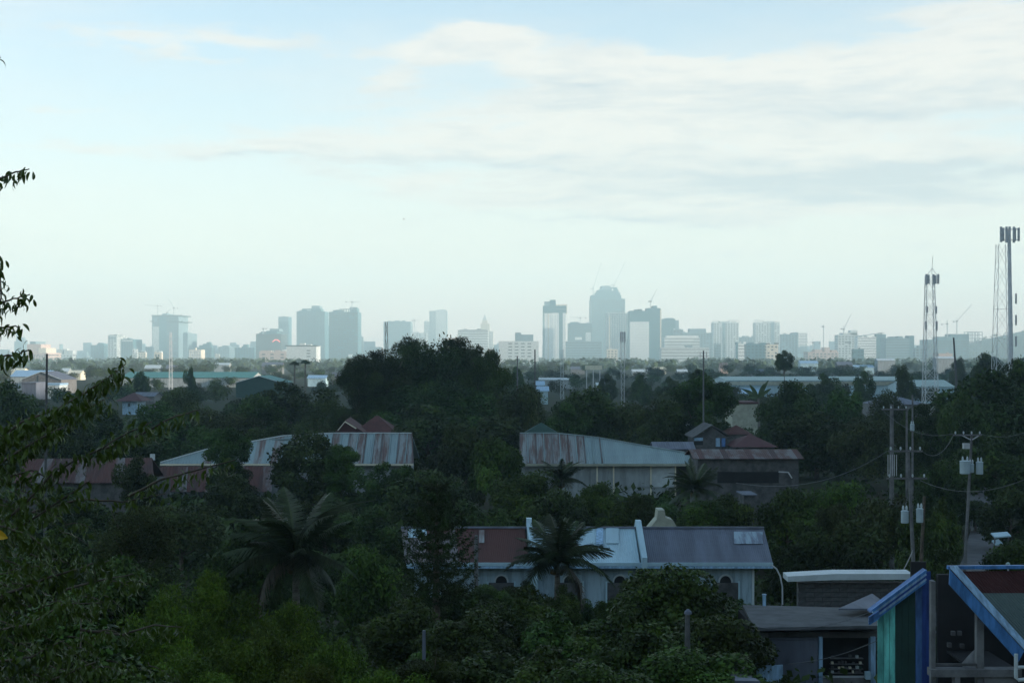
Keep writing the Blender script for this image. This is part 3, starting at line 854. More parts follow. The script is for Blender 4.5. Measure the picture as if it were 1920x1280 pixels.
def tree(x, yt, hw, D, kind, label, asp=.85, group=None, thin=False, trunk=True, rzk=None):
    """x, yt: crown centre line and top in the photograph; hw half width in its pixels"""
    k_ = 1.75 if D < 60 else 1.45 if D < 100 else 1.22 if D < 330 else 1.0
    c = P(x, yt, D)
    r = hw / F * D * k_
    g = gz(c.x, D)
    rz = r * asp
    full = (c.z - g) / 2
    low = []
    if D < 800 and asp < 1.35:
        rz = min(rz, full * 1.15)
        if full < rz * 1.45 or D > 400:
            rz = max(full * 1.15, .5)      # foliage reaches down to the undergrowth
        else:                              # lower boughs under the head of the tree
            z_ = c.z - rz * 1.5
            while z_ - rz * .3 > g and len(low) < 3:
                low.append(z_ - rz * .55)
                z_ -= rz * 1.2
    elif rz > full:
        rz = max(full, .4)
    cz = c.z - rz * .95
    t = thing(NAMES[kind], label, 'tree', (c.x, D, g), group)
    cm = R.choice(CR[kind])
    cr = bpy.data.objects.new('crown', cm)
    link(cr, t)
    cr.location = (0, 0, cz - g)
    cr.scale = (r, r * R.uniform(.85, 1.1), rz)
    cr.rotation_euler = (0, 0, R.uniform(0, 6.28))
    for z_ in low:
        cl_ = bpy.data.objects.new('lower_crown', R.choice(CR[kind]))
        link(cl_, t)
        cl_.location = (R.uniform(-.2, .2) * r, R.uniform(-.1, .2) * r, z_ - g)
        cl_.scale = (r * R.uniform(.9, 1.08), r * .95, rz)
        cl_.rotation_euler = (0, 0, R.uniform(0, 6.28))
    if trunk:
        tk = bpy.data.objects.new('trunk', TKT if thin else R.choice(TK))
        link(tk, t)
        hh = cz - g
        tk.scale = (r * 1.1, r * 1.1, hh * 1.05)
        tk.rotation_euler = (0, 0, R.uniform(0, 6.28))
    return t


# tall dark mass left of centre
tree(822, 610, 84, 262, 'bamboo', 'tallest feathery tree, its rounded top breaking the skyline left of centre', 1.0)
tree(722, 646, 50, 258, 'bamboo', 'tall feathery tree joined to the tallest one, below the hazy broad block', 1.1)
tree(915, 646, 46, 256, 'bamboo', 'tall feathery tree on the far flank of the tallest one, near the spired tower', 1.2)
tree(674, 654, 44, 250, 'bamboo', 'lower feathery tree at the near foot of the tall dark clump, by the warehouse wall', 1.1)
tree(772, 618, 56, 266, 'bamboo', 'tall feathery tree just behind the tallest one, below the two tone tower', 1.1)
tree(872, 622, 56, 264, 'bamboo', 'tall feathery tree joined to the tallest one, before the wide white banded block', 1.1)
tree(820, 700, 120, 248, 'bamboo', 'broad feathery tree filling the lower half of the tall dark clump', .7)
tree(975, 700, 50, 240, 'olive', 'dull green tree where the tall dark clump slopes down toward the thin pole', 1.0)
tree(800, 750, 95, 225, 'mid', 'dark tree above the red gable roof, under the tall clump', .7)
tree(925, 770, 75, 222, 'mid', 'dark tree behind the green pyramid roof', .8)
# left middle distance
tree(545, 697, 82, 285, 'mid', 'dark domed tree in front of the green warehouse end', .7)
tree(478, 730, 60, 262, 'mid', 'dark low tree hiding the warehouse corner, beside the domed one', .7)
tree(600, 730, 60, 260, 'olive', 'dull tree between the domed tree and the tall clump', 1.0)
tree(345, 708, 56, 320, 'olive', 'olive tinted tree that stands against the teal wall', .7)
tree(420, 748, 78, 250, 'olive', 'wide olive tree below the teal warehouse', .8)
tree(300, 745, 62, 250, 'mid', 'dark tree beside the little blue walled house', .9)
tree(255, 790, 80, 205, 'mid', 'dark tree below the little blue walled house', .8)
tree(175, 735, 60, 245, 'mid', 'dark tree behind the long leafy twig', 1.0)
tree(118, 770, 62, 205, 'mid', 'dark tree below the gabled white house', .8)
tree(15, 700, 55, 240, 'mid', 'dark tree left of the gabled white house', 1.2)
tree(40, 790, 66, 190, 'olive', 'olive tree by the foot of the tall pale pole', .8)
tree(375, 790, 62, 200, 'mid', 'dark tree over the white hip end of the long school roof', .7)
tree(520, 775, 52, 215, 'mid', 'dark tree just above the broken ridge of the school roof', .9)
tree(612, 780, 40, 218, 'olive', 'dry brownish tree beside the red gable house', 1.0)
tree(748, 790, 36, 205, 'mid', 'dark tree leaning over the far slope of the red roof', 1.0)
tree(655, 768, 22, 226, 'olive', 'small brownish bush-like tree over the red gable ridge', .8)
# in front of the school roofs
tree(428, 796, 44, 168, 'mid', 'dark tree covering the roof between the white hip end and the ribbed wedge', 1.0)
tree(762, 866, 34, 158, 'mid', 'dark tree at the end corner of the ribbed white roof', 1.0)
tree(1728, 752, 40, 200, 'mid', 'dark tree standing before the foot of the near lattice mast', 1.0)
tree(585, 796, 76, 172, 'mid', 'large dark tree standing in front of the school roof gap', 1.0)
tree(640, 824, 30, 165, 'near', 'small open tree with bare stems in front of the ribbed white roof', 1.0, thin=True)
tree(712, 850, 56, 160, 'mid', 'dark tree covering the lower half of the ribbed white roof', 1.1)
tree(855, 782, 62, 168, 'mid', 'tall dark tree between the two school roofs, near the middle', 1.3)
tree(930, 792, 62, 160, 'green', 'large bright leaved tree ending at the rust ribbed roof', 1.2)
tree(985, 868, 76, 145, 'green', 'leafy tree below the bright one, in front of the rust ribbed roof', .9)
tree(800, 870, 70, 145, 'mid', 'dark tree in the middle, above the rusty part of the chapel roof', 1.1)
tree(880, 920, 70, 125, 'mid', 'dark tree directly behind the rusty chapel roof', .7)
tree(700, 930, 70, 122, 'mid', 'dark tree behind the dark pine', .9)
tree(610, 905, 70, 128, 'mid', 'dark tree behind the large palm', .9)
tree(440, 880, 55, 150, 'mid', 'dark tree before the rusty lean-to roof', .9)
tree(255, 836, 46, 158, 'mid', 'dark round tree that stands before the rusty roof of the school', 1.2)
tree(120, 905, 75, 140, 'mid', 'dark tree under the rusty roof far from the ridge', .8)
tree(340, 925, 80, 120, 'olive', 'olive tree below the rusty roof, behind the feathery green one', .8)
# centre right
tree(1112, 713, 76, 232, 'mid', 'dark round tree above the long zinc school roof', .95)
tree(1062, 745, 52, 225, 'mid', 'dark tree beside the round one, above the green pyramid roof', 1.0)
tree(1200, 735, 62, 228, 'olive', 'dull tree between two dark round trees right of centre', .9)
tree(1318, 697, 54, 222, 'mid', 'dark round tree with visible limbs behind the lattice of small houses', .82)
tree(1250, 740, 50, 220, 'mid', 'dark tree leaning on the round tree with visible limbs', .9)
tree(1215, 790, 48, 205, 'mid', 'dark tree right above the sloping hip of the zinc roof', .8)
tree(1486, 706, 58, 262, 'mid', 'big dark tree in front of the pale green warehouse', 1.0)
tree(1575, 720, 62, 255, 'mid', 'big dark tree beside the first, covering the warehouse fascia', 1.0)
tree(1655, 706, 48, 262, 'olive', 'thin crowned olive tree rising over the warehouse roof edge', 1.1, thin=True)
tree(1530, 762, 78, 215, 'mid', 'dark tree below the warehouse trees', .9)
tree(1625, 765, 64, 200, 'olive', 'olive tree behind the leaning pale trunk', 1.2, thin=True)
tree(1712, 790, 50, 190, 'mid', 'dark tree behind the twin crossarm poles', 1.0)
tree(1850, 682, 95, 205, 'mid', 'huge dark tree that rises under the far mast at the picture edge', 1.1)
tree(1802, 712, 60, 190, 'mid', 'dark tree at the foot of the leaning pole', 1.1)
tree(1915, 660, 62, 225, 'mid', 'dark tree at the very edge, behind the huge one', 1.2)
tree(1880, 800, 90, 165, 'mid', 'dark tree behind the pole with three transformers', 1.0)
tree(1770, 850, 56, 150, 'mid', 'dark tree left of the pole with three transformers', 1.1)
# behind the chapel roofs
tree(1045, 905, 66, 128, 'mid', 'dark tree behind the first white parapet of the chapel', .9)
tree(1118, 895, 42, 135, 'green', 'green tree before the pale school wall', .9)
tree(1190, 905, 46, 128, 'green', 'round leafy tree before the pale school wall, near its corner', 1.0)
tree(1250, 915, 52, 140, 'mid', 'dark tree behind the cream wall scrap and chapel ridge', .8)
tree(1370, 905, 52, 128, 'green', 'leafy tree behind the grey part of the chapel roof', .9)
tree(1318, 925, 50, 120, 'green', 'leafy tree behind the chapel, next to the bushy palm', .8)
tree(1480, 885, 66, 120, 'green', 'yellowish green tree beyond the end of the chapel roof', 1.1)
tree(1575, 880, 66, 118, 'green', 'green tree behind the block wall with the white roof', 1.2)
tree(1655, 905, 62, 112, 'olive', 'olive tree behind the pole with two transformers', 1.2)
tree(1500, 950, 70, 100, 'mid', 'dark tree directly behind the white edged flat roof', 1.0)
tree(1600, 960, 70, 98, 'mid', 'dark tree behind the block wall', 1.0)
tree(1560, 930, 34, 104, 'olive', 'thin grey stemmed tree before the dark trees behind the block wall', 1.6, thin=True)
tree(1745, 905, 58, 105, 'near', 'dark glinting tree between the two transformer poles', 1.3)
tree(1735, 985, 45, 92, 'near', 'low glinting tree just above the blue board house', 1.1)
tree(1895, 905, 62, 135, 'mid', 'round tree right of the three transformer pole', .8)
tree(1905, 985, 62, 95, 'green', 'green shrubby tree above the maroon roof', .8)
tree(1830, 935, 40, 150, 'mid', 'dark tree beyond the bend of the lane', .8)
# foreground
for i, (x_, y_, h_) in enumerate(((1040, 1080, 42), (790, 1082, 40), (850, 1078, 36), (915, 1084, 34), (975, 1080, 32), (1085, 1104, 34), (1150, 1104, 32), (1205, 1066, 34), (1395, 1112, 30))):
    tree(x_, y_, h_, 76 + i % 3 * 3, 'near', ('dark bush-like tree against the chapel wall below the %s' % ('middle palm', 'pine', 'grey pole', 'rusty eave', 'first white parapet', 'blue white roof', 'second arched window', 'second white parapet', 'chapel corner')[i]), .9)
tree(1262, 1024, 100, 62, 'near', 'large dark glossy tree in front of the grey chapel roof', 1.2)
tree(1345, 1125, 70, 54, 'near', 'dark glossy tree whose top touches the shop roof', 1.1)
tree(1190, 1120, 80, 52, 'near', 'dark glossy tree at the bottom, right of centre', 1.0)
tree(1300, 1190, 90, 47, 'near', 'nearest dark glossy tree below the shop', .9)
tree(1075, 1120, 70, 56, 'near', 'dark glossy tree below the middle palm', .9)
tree(960, 1080, 66, 66, 'near', 'dark glossy tree under the rusty chapel eave', .9)
tree(880, 1120, 62, 57, 'near', 'dark tree beside the dark pine, lower centre', .9)
tree(985, 1180, 90, 46, 'near', 'nearest dark tree at the bottom centre', .9)
tree(1120, 1215, 80, 42, 'near', 'dark bushy tree touching the bottom edge, right of centre', .8)
tree(806, 1206, 40, 38, 'near', 'leafy bush hiding the foot of the short bluish post', .9)
tree(780, 1195, 55, 45, 'near', 'leafy tree around the short grey post', 1.0)
tree(760, 1100, 66, 60, 'near', 'dark tree in front of the dark pine', .9)
tree(690, 1000, 62, 80, 'green', 'bright green tree right behind the large palm', .8)
tree(380, 1035, 70, 50, 'nearfine', 'bright feathery green tree left of the large palm', .9)
tree(300, 1080, 70, 44, 'nearfine', 'feathery green tree on the left, below the bright one', 1.0)
tree(545, 1095, 60, 50, 'nearfine', 'feathery green tree hiding the stem of the large palm', .9)
tree(520, 1120, 80, 42, 'nearfine', 'feathery green tree under the large palm', .8)
tree(640, 1150, 80, 40, 'nearfine', 'feathery green tree right of the palm stem', .8)
tree(430, 1140, 88, 38, 'nearfine', 'feathery green tree at the lower left centre', .9)
tree(720, 1215, 90, 36, 'nearfine', 'feathery green tree touching the bottom edge near the short grey post', .8)
tree(570, 1205, 88, 35, 'nearfine', 'feathery green tree at the bottom edge under the palm', .8)
tree(840, 1250, 80, 36, 'nearfine', 'low feathery tree at the bottom edge, left of centre', .8)
tree(330, 1190, 90, 33, 'nearfine', 'feathery green tree at the bottom edge, among large leaves', .8)
tree(210, 1010, 74, 58, 'near', 'dark leafy tree on the left below the long twig', 1.0)
tree(90, 950, 80, 62, 'near', 'dark leafy tree on the left behind the yellow leaf', 1.0)
tree(250, 920, 70, 78, 'olive', 'dull olive tree on the left behind the leafy twigs', .9)
tree(470, 960, 66, 82, 'mid', 'dark green tree left of the palm crown', 1.0)
tree(20, 1010, 60, 50, 'near', 'dark leafy tree at the left edge', 1.0)
tree(590, 1010, 50, 90, 'mid', 'dark tree seen through the palm fronds', 1.0)

# small trees of the wooded belt between the roofs and the skyline
MARKS = [(40, 'far left pinkish stepped block'), (150, 'square teal office block'), (240, 'squat dark teal tower'), (315, 'tower with safety decks'), (400, 'small curved roof block'), (500, 'block with the red sign'),
         (585, 'striped residential tower'), (650, 'wide unfinished tower'), (745, 'broad hazy block'), (830, 'two tone tower'), (910, 'spired tower'), (970, 'low wide many windowed block'), (1040, 'tall white tower'), (1135, 'tallest tower'),
         (1215, 'white gridded tower'), (1290, 'layered pale building'), (1360, 'first twin tower'), (1440, 'second twin tower'), (1495, 'open frame block'), (1550, 'lumpy roofed block'), (1630, 'white banded block'), (1695, 'long banded block'),
         (1750, 'near lattice mast'), (1820, 'long dark block near the hill'), (1895, 'thick monopole')]


def belt(n, d0, d1, lo, hi, label, group, x0=-20, x1=1940):
    for i in range(n):
        D = R.uniform(d0, d1)
        x = x0 + (i + R.random()) * (x1 - x0) / n
        X = (x - 960) / F * D
        h = R.uniform(lo, hi)
        yt = HY + (CAM_H - (h + gz(X, D))) / D * F
        tree(x, yt, R.uniform(.55, .85) * h / D * F * .9, D, 'far', label + ', below the ' + min(MARKS, key=lambda q: abs(q[0] - x))[1], .75, group=group, trunk=False)
belt(110, 360, 760, 4.5, 8.5, 'dark tree in the near belt', 'trees of the wooded belt beyond the warehouses')
belt(110, 760, 1150, 6, 10, 'hazy tree in the middle belt', 'hazy trees midway to the skyline')
belt(90, 1050, 1800, 9, 13, 'pale blue tree in the farthest belt', 'trees at the foot of the skyline')
tree(1471, 653, 19, 560, 'mid', 'lone dark tree with a round head standing against the twin towers', 1.4)
tree(1200, 698, 26, 480, 'mid', 'blue grey dome tree left of its larger twin, beyond the thin mast', .8)
tree(1255, 696, 30, 460, 'mid', 'large blue grey dome tree beyond the round tree with visible limbs', .75)
tree(1140, 697, 22, 520, 'mid', 'small blue grey dome tree near the thin mast', .8)
tree(968, 684, 20, 560, 'mid', 'blue dome tree beside the dark stub pole', .9)
tree(1695, 676, 24, 430, 'mid', 'dark round tree left of the near lattice mast', .8)
tree(1620, 688, 26, 450, 'mid', 'dark spreading tree behind the pale green warehouse', .6)
tree(1545, 690, 40, 470, 'mid', 'low dark tree behind the middle of the pale green warehouse', .45)
tree(1850, 655, 42, 480, 'mid', 'hazy tree behind the huge dark one at the edge', .7)
tree(1795, 655, 20, 700, 'olive', 'yellowish hazy tree behind the leaning pole', .7)
tree(357, 678, 16, 560, 'mid', 'small dark tree standing on the skyline side of the teal warehouse', .8)
tree(265, 690, 20, 540, 'mid', 'small dark tree at the far end of the teal warehouse', .6)
tree(1310, 690, 20, 400, 'mid', 'small tree around the dark antenna pole', .9)


# umbrella shaped trees near the white warehouse
for (x, yt, hw, D, lab) in ((572, 673.5, 9.5, 600, 'umbrella shaped tree with a bare stem before the white warehouse'), (552, 676, 9, 590, 'lopsided umbrella shaped tree left of the taller umbrella one')):
    c = P(x, yt, D)
    r = hw / F * D
    t = thing('umbrella_tree', lab, 'tree', (c.x, D, 0))
    cr = bpy.data.objects.new('crown', CR['mid'][0])
    link(cr, t)
    cr.scale = (r * 1.15, r * 1.15, r * .62)
    cr.location = (0, 0, c.z - r * .6)
    MB().tube([(c.x, D, 0), (c.x + .1, D, c.z - r * .5)], [.4, .25], 8).part('trunk', M_barkp, t)

# far-off woods
wv, wt = [], []
rs = np.random.RandomState(77)
for i in range(1500):
    D = rs.uniform(1700, 6300)
    X = rs.uniform(-.36, .36) * D
    n_ = 26
    rr = rs.uniform(7, 13)
    d = rs.normal(size=(n_, 3))
    d /= np.linalg.norm(d, axis=1, keepdims=True)
    d[:, 2] = np.abs(d[:, 2])
    pt = np.array([X, D, float(ground_h(X, D))]) + d * rr * np.array([1.2, 1, .9]) + np.array([0, 0, 1.5])
    wv.append(leaves(pt, d + rs.normal(size=(n_, 3)) * .3, 5.0, rs, .8))
    wt.append(np.repeat(rs.uniform(.7, 1.2, (1, 1)), n_, 0) * np.ones((1, 3)))
wm = np_mesh('far_woods', np.concatenate(wv), 4, M_leaf, np.concatenate(wt))
tag(link(bpy.data.objects.new('far_woods', wm)), 'far hazy woods spread around the feet of the towers', 'woods', kind='stuff')

# undergrowth filling the gaps on the slope and between the houses
uv, ut = [], []
for i in range(2600):
    D = rs.uniform(26, 420) if i % 2 else rs.uniform(26, 150)
    X = rs.uniform(-.37, .37) * D
    if abs(X - np.interp(D, [q[1] for q in rp], [q[0] for q in rp])) < 3.2 and 80 < D < 260:
        continue
    n_ = 40
    rr = rs.uniform(.7, 1.5) * (1 if D < 120 else 1.5)
    d = rs.normal(size=(n_, 3))
    d /= np.linalg.norm(d, axis=1, keepdims=True)
    d[:, 2] = np.abs(d[:, 2])
    pt = np.array([X, D, float(ground_h(X, D))]) + d * rr * rs.uniform(.5, 1, (n_, 1)) * np.array([1.2, 1.2, 1.1])
    uv.append(leaves(pt, d + rs.normal(size=(n_, 3)) * .6, .3 if D < 120 else .7, rs, .6))
    ut.append(rs.uniform(.6, 1.3, (n_, 1)) * np.ones((1, 3)))
um = np_mesh('undergrowth', np.concatenate(uv), 4, M_leaf, np.concatenate(ut))
tag(link(bpy.data.objects.new('undergrowth', um)), 'low bushes and undergrowth filling the gaps between houses and trees', 'undergrowth', kind='stuff')


# palms
def frond_mesh(name, seed, ln=1.0, m=None, sag=.55, n=46):
    rs = np.random.RandomState(seed)
    pts = []
    for i in range(n + 1):
        t = i / n
        pts.append(np.array([t * (1 - .18 * t * sag), 0, .28 * t - sag * t ** 2.1]) * ln)
    v = []
    tint = []
    # rachis as slim quads
    for i in range(n):
        a, b = pts[i], pts[i + 1]
        w = .012 * (1 - i / n) + .003
        v += [a + [0, -w, 0], a + [0, w, 0], b + [0, w, 0], b + [0, -w, 0]]
        tint.append([1.6, 1.5, 1.2])
    for i in range(4, n):
        t = i / n
        L_ = .26 * math.sin(math.pi * min(1, t * .85 + .16)) ** .7
        for s in (-1, 1):
            for k_ in range(2):
                p = pts[i] + (pts[i] - pts[i - 1]) * k_ * .5
                dd = np.array([.45 + rs.uniform(-.1, .1), s * .85, -.45 - rs.uniform(0, .5)])
                dd /= np.linalg.norm(dd)
                q = p + dd * L_ * rs.uniform(.8, 1.1)
                w = .0075
                v += [p + [-w, 0, w * .3], p + [w, 0, 0], q + [w * .4, 0, 0], q + [-w * .4, 0, 0]]
                tint.append([rs.uniform(.7, 1.3)] * 3)
    return np_mesh(name, np.array(v), 4, m or M_frond, np.array(tint))


FR = [frond_mesh('frond_a', 1), frond_mesh('frond_b', 2, sag=.85), frond_mesh('frond_c', 3, sag=.35)]
FRD = frond_mesh('frond_dry', 4, m=M_dryfrond, sag=.95)


def palm(x, yc, D, ln, label, nf=16, lean=0.0, dry=1, seed=1, lo=-25, name='coconut_palm'):
    """x, yc: heart of the crown in the photograph, ln frond length in metres"""
    rr = random.Random(seed)
    c = P(x, yc, D)
    g = gz(c.x, D)
    t = thing(name, label, 'palm', (c.x - lean, D, g))
    MB().tube([(c.x - lean, D, g), (c.x - lean * .5, D, g + (c.z - g) * .5), (c.x, D, c.z)], [.22, .17, .13], 9).part('trunk', M_barkp, t)
    nuts = MB()
    for i in range(9):
        a = rr.uniform(0, 6.28)
        q = Vector((c.x + .28 * math.cos(a), D + .28 * math.sin(a), c.z - .25 - rr.uniform(0, .3)))
        nuts.tube([q + Vector((0, 0, -.13)), q + Vector((0, 0, -.07)), q + Vector((0, 0, .07)), q + Vector((0, 0, .13))], [.03, .11, .11, .03], 7)
    nuts.part('coconuts', M_nut, t, kind='stuff', smooth=True)
    for i in range(nf):
        a = i * 2.399 + rr.uniform(-.2, .2)
        up = math.radians(rr.uniform(lo, 72) if i % 3 else rr.uniform(35, 80))
        f = bpy.data.objects.new('frond', FRD if i >= nf - dry else rr.choice(FR))
        link(f, t)
        f.location = (lean, 0, c.z - g)
        f.rotation_euler = (rr.uniform(-.25, .25), -up if i < nf - dry else math.radians(20), a)
        s = ln * rr.uniform(.85, 1.1)
        f.scale = (s, s * rr.uniform(.75, 1.2), s * rr.uniform(.7, 1.25))
    return t


palm(555, 1045, 62, 3.4, 'large coconut palm with arching fronds left of the dark pine', nf=26, dry=1, seed=3)
palm(1045, 1058, 80, 3.0, 'bushy coconut palm in front of the blue white chapel roof', nf=30, dry=1, seed=8, lo=-5)
tree(1055, 925, 40, 140, 'mid', 'dark bush-like tree round the foot of the small palm', .9)
tree(1300, 948, 44, 126, 'mid', 'dark bush-like tree round the foot of the bushy palm', .9)
palm(1052, 902, 147, 2.7, 'small palm in front of the rust ribbed school roof', nf=24, dry=0, seed=5)
palm(1303, 918, 132, 2.9, 'bushy palm standing beside the corner of the zinc roofed school', nf=26, dry=0, seed=6)

# banana plants before the pale green warehouse
bt = thing('banana_plant', 'banana plant with upright blades before the pale green warehouse', 'plant', (P(1422, 760, 362).x, 362, 0))
MB().tube([(ORG[bt.name].x, 362, 0), (ORG[bt.name].x, 362, 7.2)], [.4, .25], 8).part('stem', M_barkp, bt)
for i, (ex, ey) in enumerate(((1441, 706), (1433, 712), (1390, 722), (1405, 714), (1400, 738), (1446, 722))):
    p, q = Vector((ORG[bt.name].x, 362, 7.2)), P(ex, ey, 361)
    mb = MB()
    d = (q - p)
    sd_ = Vector((-d.z, 0, d.x)).normalized()
    prev = None
    for k in range(7):
        tt = k / 6
        w_ = .42 * math.sin(math.pi * min(.97, .12 + tt * .88)) + .03
        c = p + d * tt + Vector((0, 0, -.8 * tt * tt))
        cur = [c - sd_ * w_, c + Vector((0, .1, -.06)), c + sd_ * w_]
        if prev:
            mb.add(prev + cur, [(0, 1, 4, 3), (1, 2, 5, 4)])
        prev = cur
    mb.part('leaf', M_banana, bt)

# dark pine with tiers of upswept boughs
pc = P(818, 1120, 72)
pg = gz(pc.x, 72)
ptop = P(818, 905, 72).z
pt_ = thing('norfolk_pine', 'dark pine with tiers of upswept boughs before the rusty chapel roof', 'tree', (pc.x, 72, pg))
MB().tube([(pc.x, 72, pg), (pc.x, 72, (pg + ptop) / 2), (pc.x + .05, 72, ptop)], [.22, .15, .03], 9).part('trunk', M_bark, pt_)
pr = np.random.RandomState(4)
for k in range(13):
    z = ptop - .3 - k * .42
    if z < pg + 1:
        break
    ln = min(2.0, .5 + k * .2)
    for b in range(8):
        a = b * .785 + k * .5
        dirv = np.array([math.cos(a), math.sin(a), 0])
        prp = np.array([-math.sin(a), math.cos(a), 0])
        pts, nr = [], []
        for j in range(230):
            t_ = pr.uniform(.12, 1)
            pos = np.array([pc.x, 72, z]) + dirv * ln * t_ + np.array([0, 0, -.30 * ln * t_ * (1 - t_) * 2.4 + .28 * ln * t_ ** 2]) + prp * pr.normal() * .09 + np.array([0, 0, abs(pr.normal()) * .08])
            pts.append(pos)
            nr.append(pr.normal(size=3))
        v = leaves(np.array(pts), np.array(nr), .13, pr, .3) - np.array([pc.x, 72, pg])
        me = np_mesh('bough', v, 4, M_leaf, np.full((230, 3), .65))
        link(bpy.data.objects.new('bough', me), pt_)['kind'] = 'stuff'


# ------------------------------------------------------------ roofs and houses
def roof_strip(parent, bots, tops, m_list, name='roof_panel', ribs=5, rh=.05, thick=.04, group_n=1):
    """ribbed sheets: bots and tops are matching lists of points; one sheet between each neighbouring pair"""
    for i in range(len(bots) - 1):
        b0, b1, t0, t1 = Vector(bots[i]), Vector(bots[i + 1]), Vector(tops[i]), Vector(tops[i + 1])
        nrm = (b1 - b0).cross(t0 - b0)
        if nrm.length < 1e-6:
            nrm = (b1 - b0).cross(t1 - b0)
        nrm.normalize()
        if nrm.z < 0:
            nrm = -nrm
        mb = MB()
        n = ribs * 2
        vs = []
        for k in range(n + 1):
            u = k / n
            o = nrm * (rh if k % 2 else 0) * (.6 if 0 < k < n else 1)
            vs += [b0.lerp(b1, u) + o, t0.lerp(t1, u) + o]
        vs2 = [v - nrm * thick for v in vs]
        fs = [(2 * k, 2 * k + 2, 2 * k + 3, 2 * k + 1) for k in range(n)]
        m0 = len(vs)
        fs += [(m0 + 2 * k + 1, m0 + 2 * k + 3, m0 + 2 * k + 2, m0 + 2 * k) for k in range(n)]
        fs += [(2 * k, m0 + 2 * k, m0 + 2 * k + 2, 2 * k + 2) for k in range(n)]
        fs += [(0, 1, m0 + 1, m0), (2 * n, m0 + 2 * n, m0 + 2 * n + 1, 2 * n + 1)]
        mb.add(vs + vs2, fs)
        mb.part(name, m_list[i % len(m_list)] if isinstance(m_list, list) else m_list, parent)


def along(a, b, n):
    a, b = Vector(a), Vector(b)
    return [a.lerp(b, i / n) for i in range(n + 1)]


# long school building B with a hip end, right of centre
t = thing('school_building', 'long pale school with a rust ribbed zinc hip roof right of centre', 'building', (P(1150, 900, 185).x, 187, 0))
D0, D1 = 184, 189
ev = P(0, 869, D0).z
rz_ = P(0, 813, D1).z
xl, xr = P(975, 0, D0).x, P(1315, 0, D0).x
xrl, xrr = P(975, 0, D1).x, P(1045, 0, D1).x
nb = 22
bots = along((xl, D0, ev), (xr, D0, ev), nb)
tops = []
hipz = [(xrl, rz_, D1), (xrr, rz_, D1), (P(1120, 0, 188).x, P(0, 821, 188).z, 188), (P(1200, 0, 187).x, P(0, 835, 187).z, 187), (P(1288, 0, 185.5).x, P(0, 850, 185.5).z, 185.5), (xr, ev + .06, D0 + .1)]
for i in range(nb + 1):
    x = bots[i].x * .985 + .015 * xrl
    x = min(max(x, hipz[0][0]), hipz[-1][0])
    for (a, za, da), (b, zb, db) in zip(hipz, hipz[1:]):
        if x <= b + 1e-6:
            u = (x - a) / (b - a)
            tops.append(Vector((x, da + (db - da) * u, za + (zb - za) * u)))
            break
roof_strip(t, bots, tops, [M_zincr] * 8 + [M_zinc] * 14, ribs=4, rh=.09)
MB().slab([(xrl, D1, rz_), (xrr, D1, rz_), (xr, D0 + .3, ev + .05), (xr - 1, D1 + 7, ev), (xrl, D1 + 7, ev)], (0, 0, -.12)).part('rear_roof', M_zinc, t)
mb = MB()
for q, w_ in zip(tops, tops[1:]):
    mb.beam(q + Vector((0, 0, .1)), w_ + Vector((0, 0, .1)), .22, .12)
mb.part('ridge_cap', M_zinc, t)
MB().box(xl, xr, D0 - .12, D0, ev - .28, ev).part('fascia', M_creamd, t)
xw = P(1268, 0, D0).x
wz0, wz1 = P(0, 914, D0 + 1).z, ev - .1
MB().box(xl, xw, D0 + .9, D1 + 5, -.3, wz1).part('wall', M_white, t)
for a, b in ((1085, 1105), (1107, 1150), (1153, 1170), (1174, 1218), (1222, 1264)):
    MB().box(P(a, 0, D0 + .9).x, P(b, 0, D0 + .9).x, D0 + .78, D0 + .95, wz0 + .1, wz1 - .25).part('shutter', M_whitep if a == 1222 else M_white, t)
for a in (1120, 1151, 1221, 1267):
    MB().box(P(a, 0, D0).x - .08, P(a, 0, D0).x + .08, D0 + .3, D0 + .5, wz0 - 2, wz1).part('post', M_cream, t)
MB().box(xw, xr - .5, D0 + 2.5, D1 + 5, -.3, wz1 - .02).part('dark_wing_wall', M_concd, t)  # wing wall set back, in a darker colour than the main wall

for k in range(23):
    if k < 11:
        MB().beam(bots[k] + Vector((0, 0, .12)), tops[k] + Vector((0, 0, .12)), .10, .10).part('seam', M_zinc if k % 2 else M_rustm, t)
# green pyramid roof
t = thing('pyramid_roof_house', 'small house with a dark green pyramid roof above the zinc school roof', 'house', (P(1012, 0, 215).x, 215, 0))
a, b = P(984, 812, 215), P(1046, 812, 215)
c = P(1014, 792, 219)
w_ = b.x - a.x
MB().add([(a.x, 215, a.z), (b.x, 215, a.z), (b.x, 215 + w_, a.z), (a.x, 215 + w_, a.z), (c.x, 215 + w_ / 2, c.z + .1)], [(0, 1, 4), (1, 2, 4), (2, 3, 4), (3, 0, 4), (3, 2, 1, 0)]).part('roof', M_dkgreen, t)
MB().box(a.x + .4, b.x - .4, 215.4, 214.6 + w_, 0, a.z - .01).part('wall', M_white, t)

# school building A, left of centre, broken roof: white ribbed end, hip, rusty lean-to
t = thing('school_building', 'long school with white ribbed roof and rusty lean-to sheets, left of centre', 'building', (P(550, 900, 185).x, 187, 0))
xl, xr = P(300, 0, D0).x, P(775, 0, D0).x
bots = along((xl, D0, ev), (xr, D0, ev), 30)
hp = [(xl, ev + .06, D0 + .1), (P(395, 0, 186).x, P(0, 841, 186).z, 186), (P(470, 0, 187).x, P(0, 829, 187).z, 187), (P(530, 0, D1).x, P(0, 818, D1).z, D1), (P(620, 0, D1).x, rz_, D1), (P(772, 0, D1).x, rz_, D1)]
tops = []
for i in range(31):
    x = min(max(bots[i].x, hp[0][0]), hp[-1][0])
    for (a, za, da), (b, zb, db) in zip(hp, hp[1:]):
        if x <= b + 1e-6:
            u = (x - a) / (b - a)
            tops.append(Vector((x, da + (db - da) * u, za + (zb - za) * u)))
            break
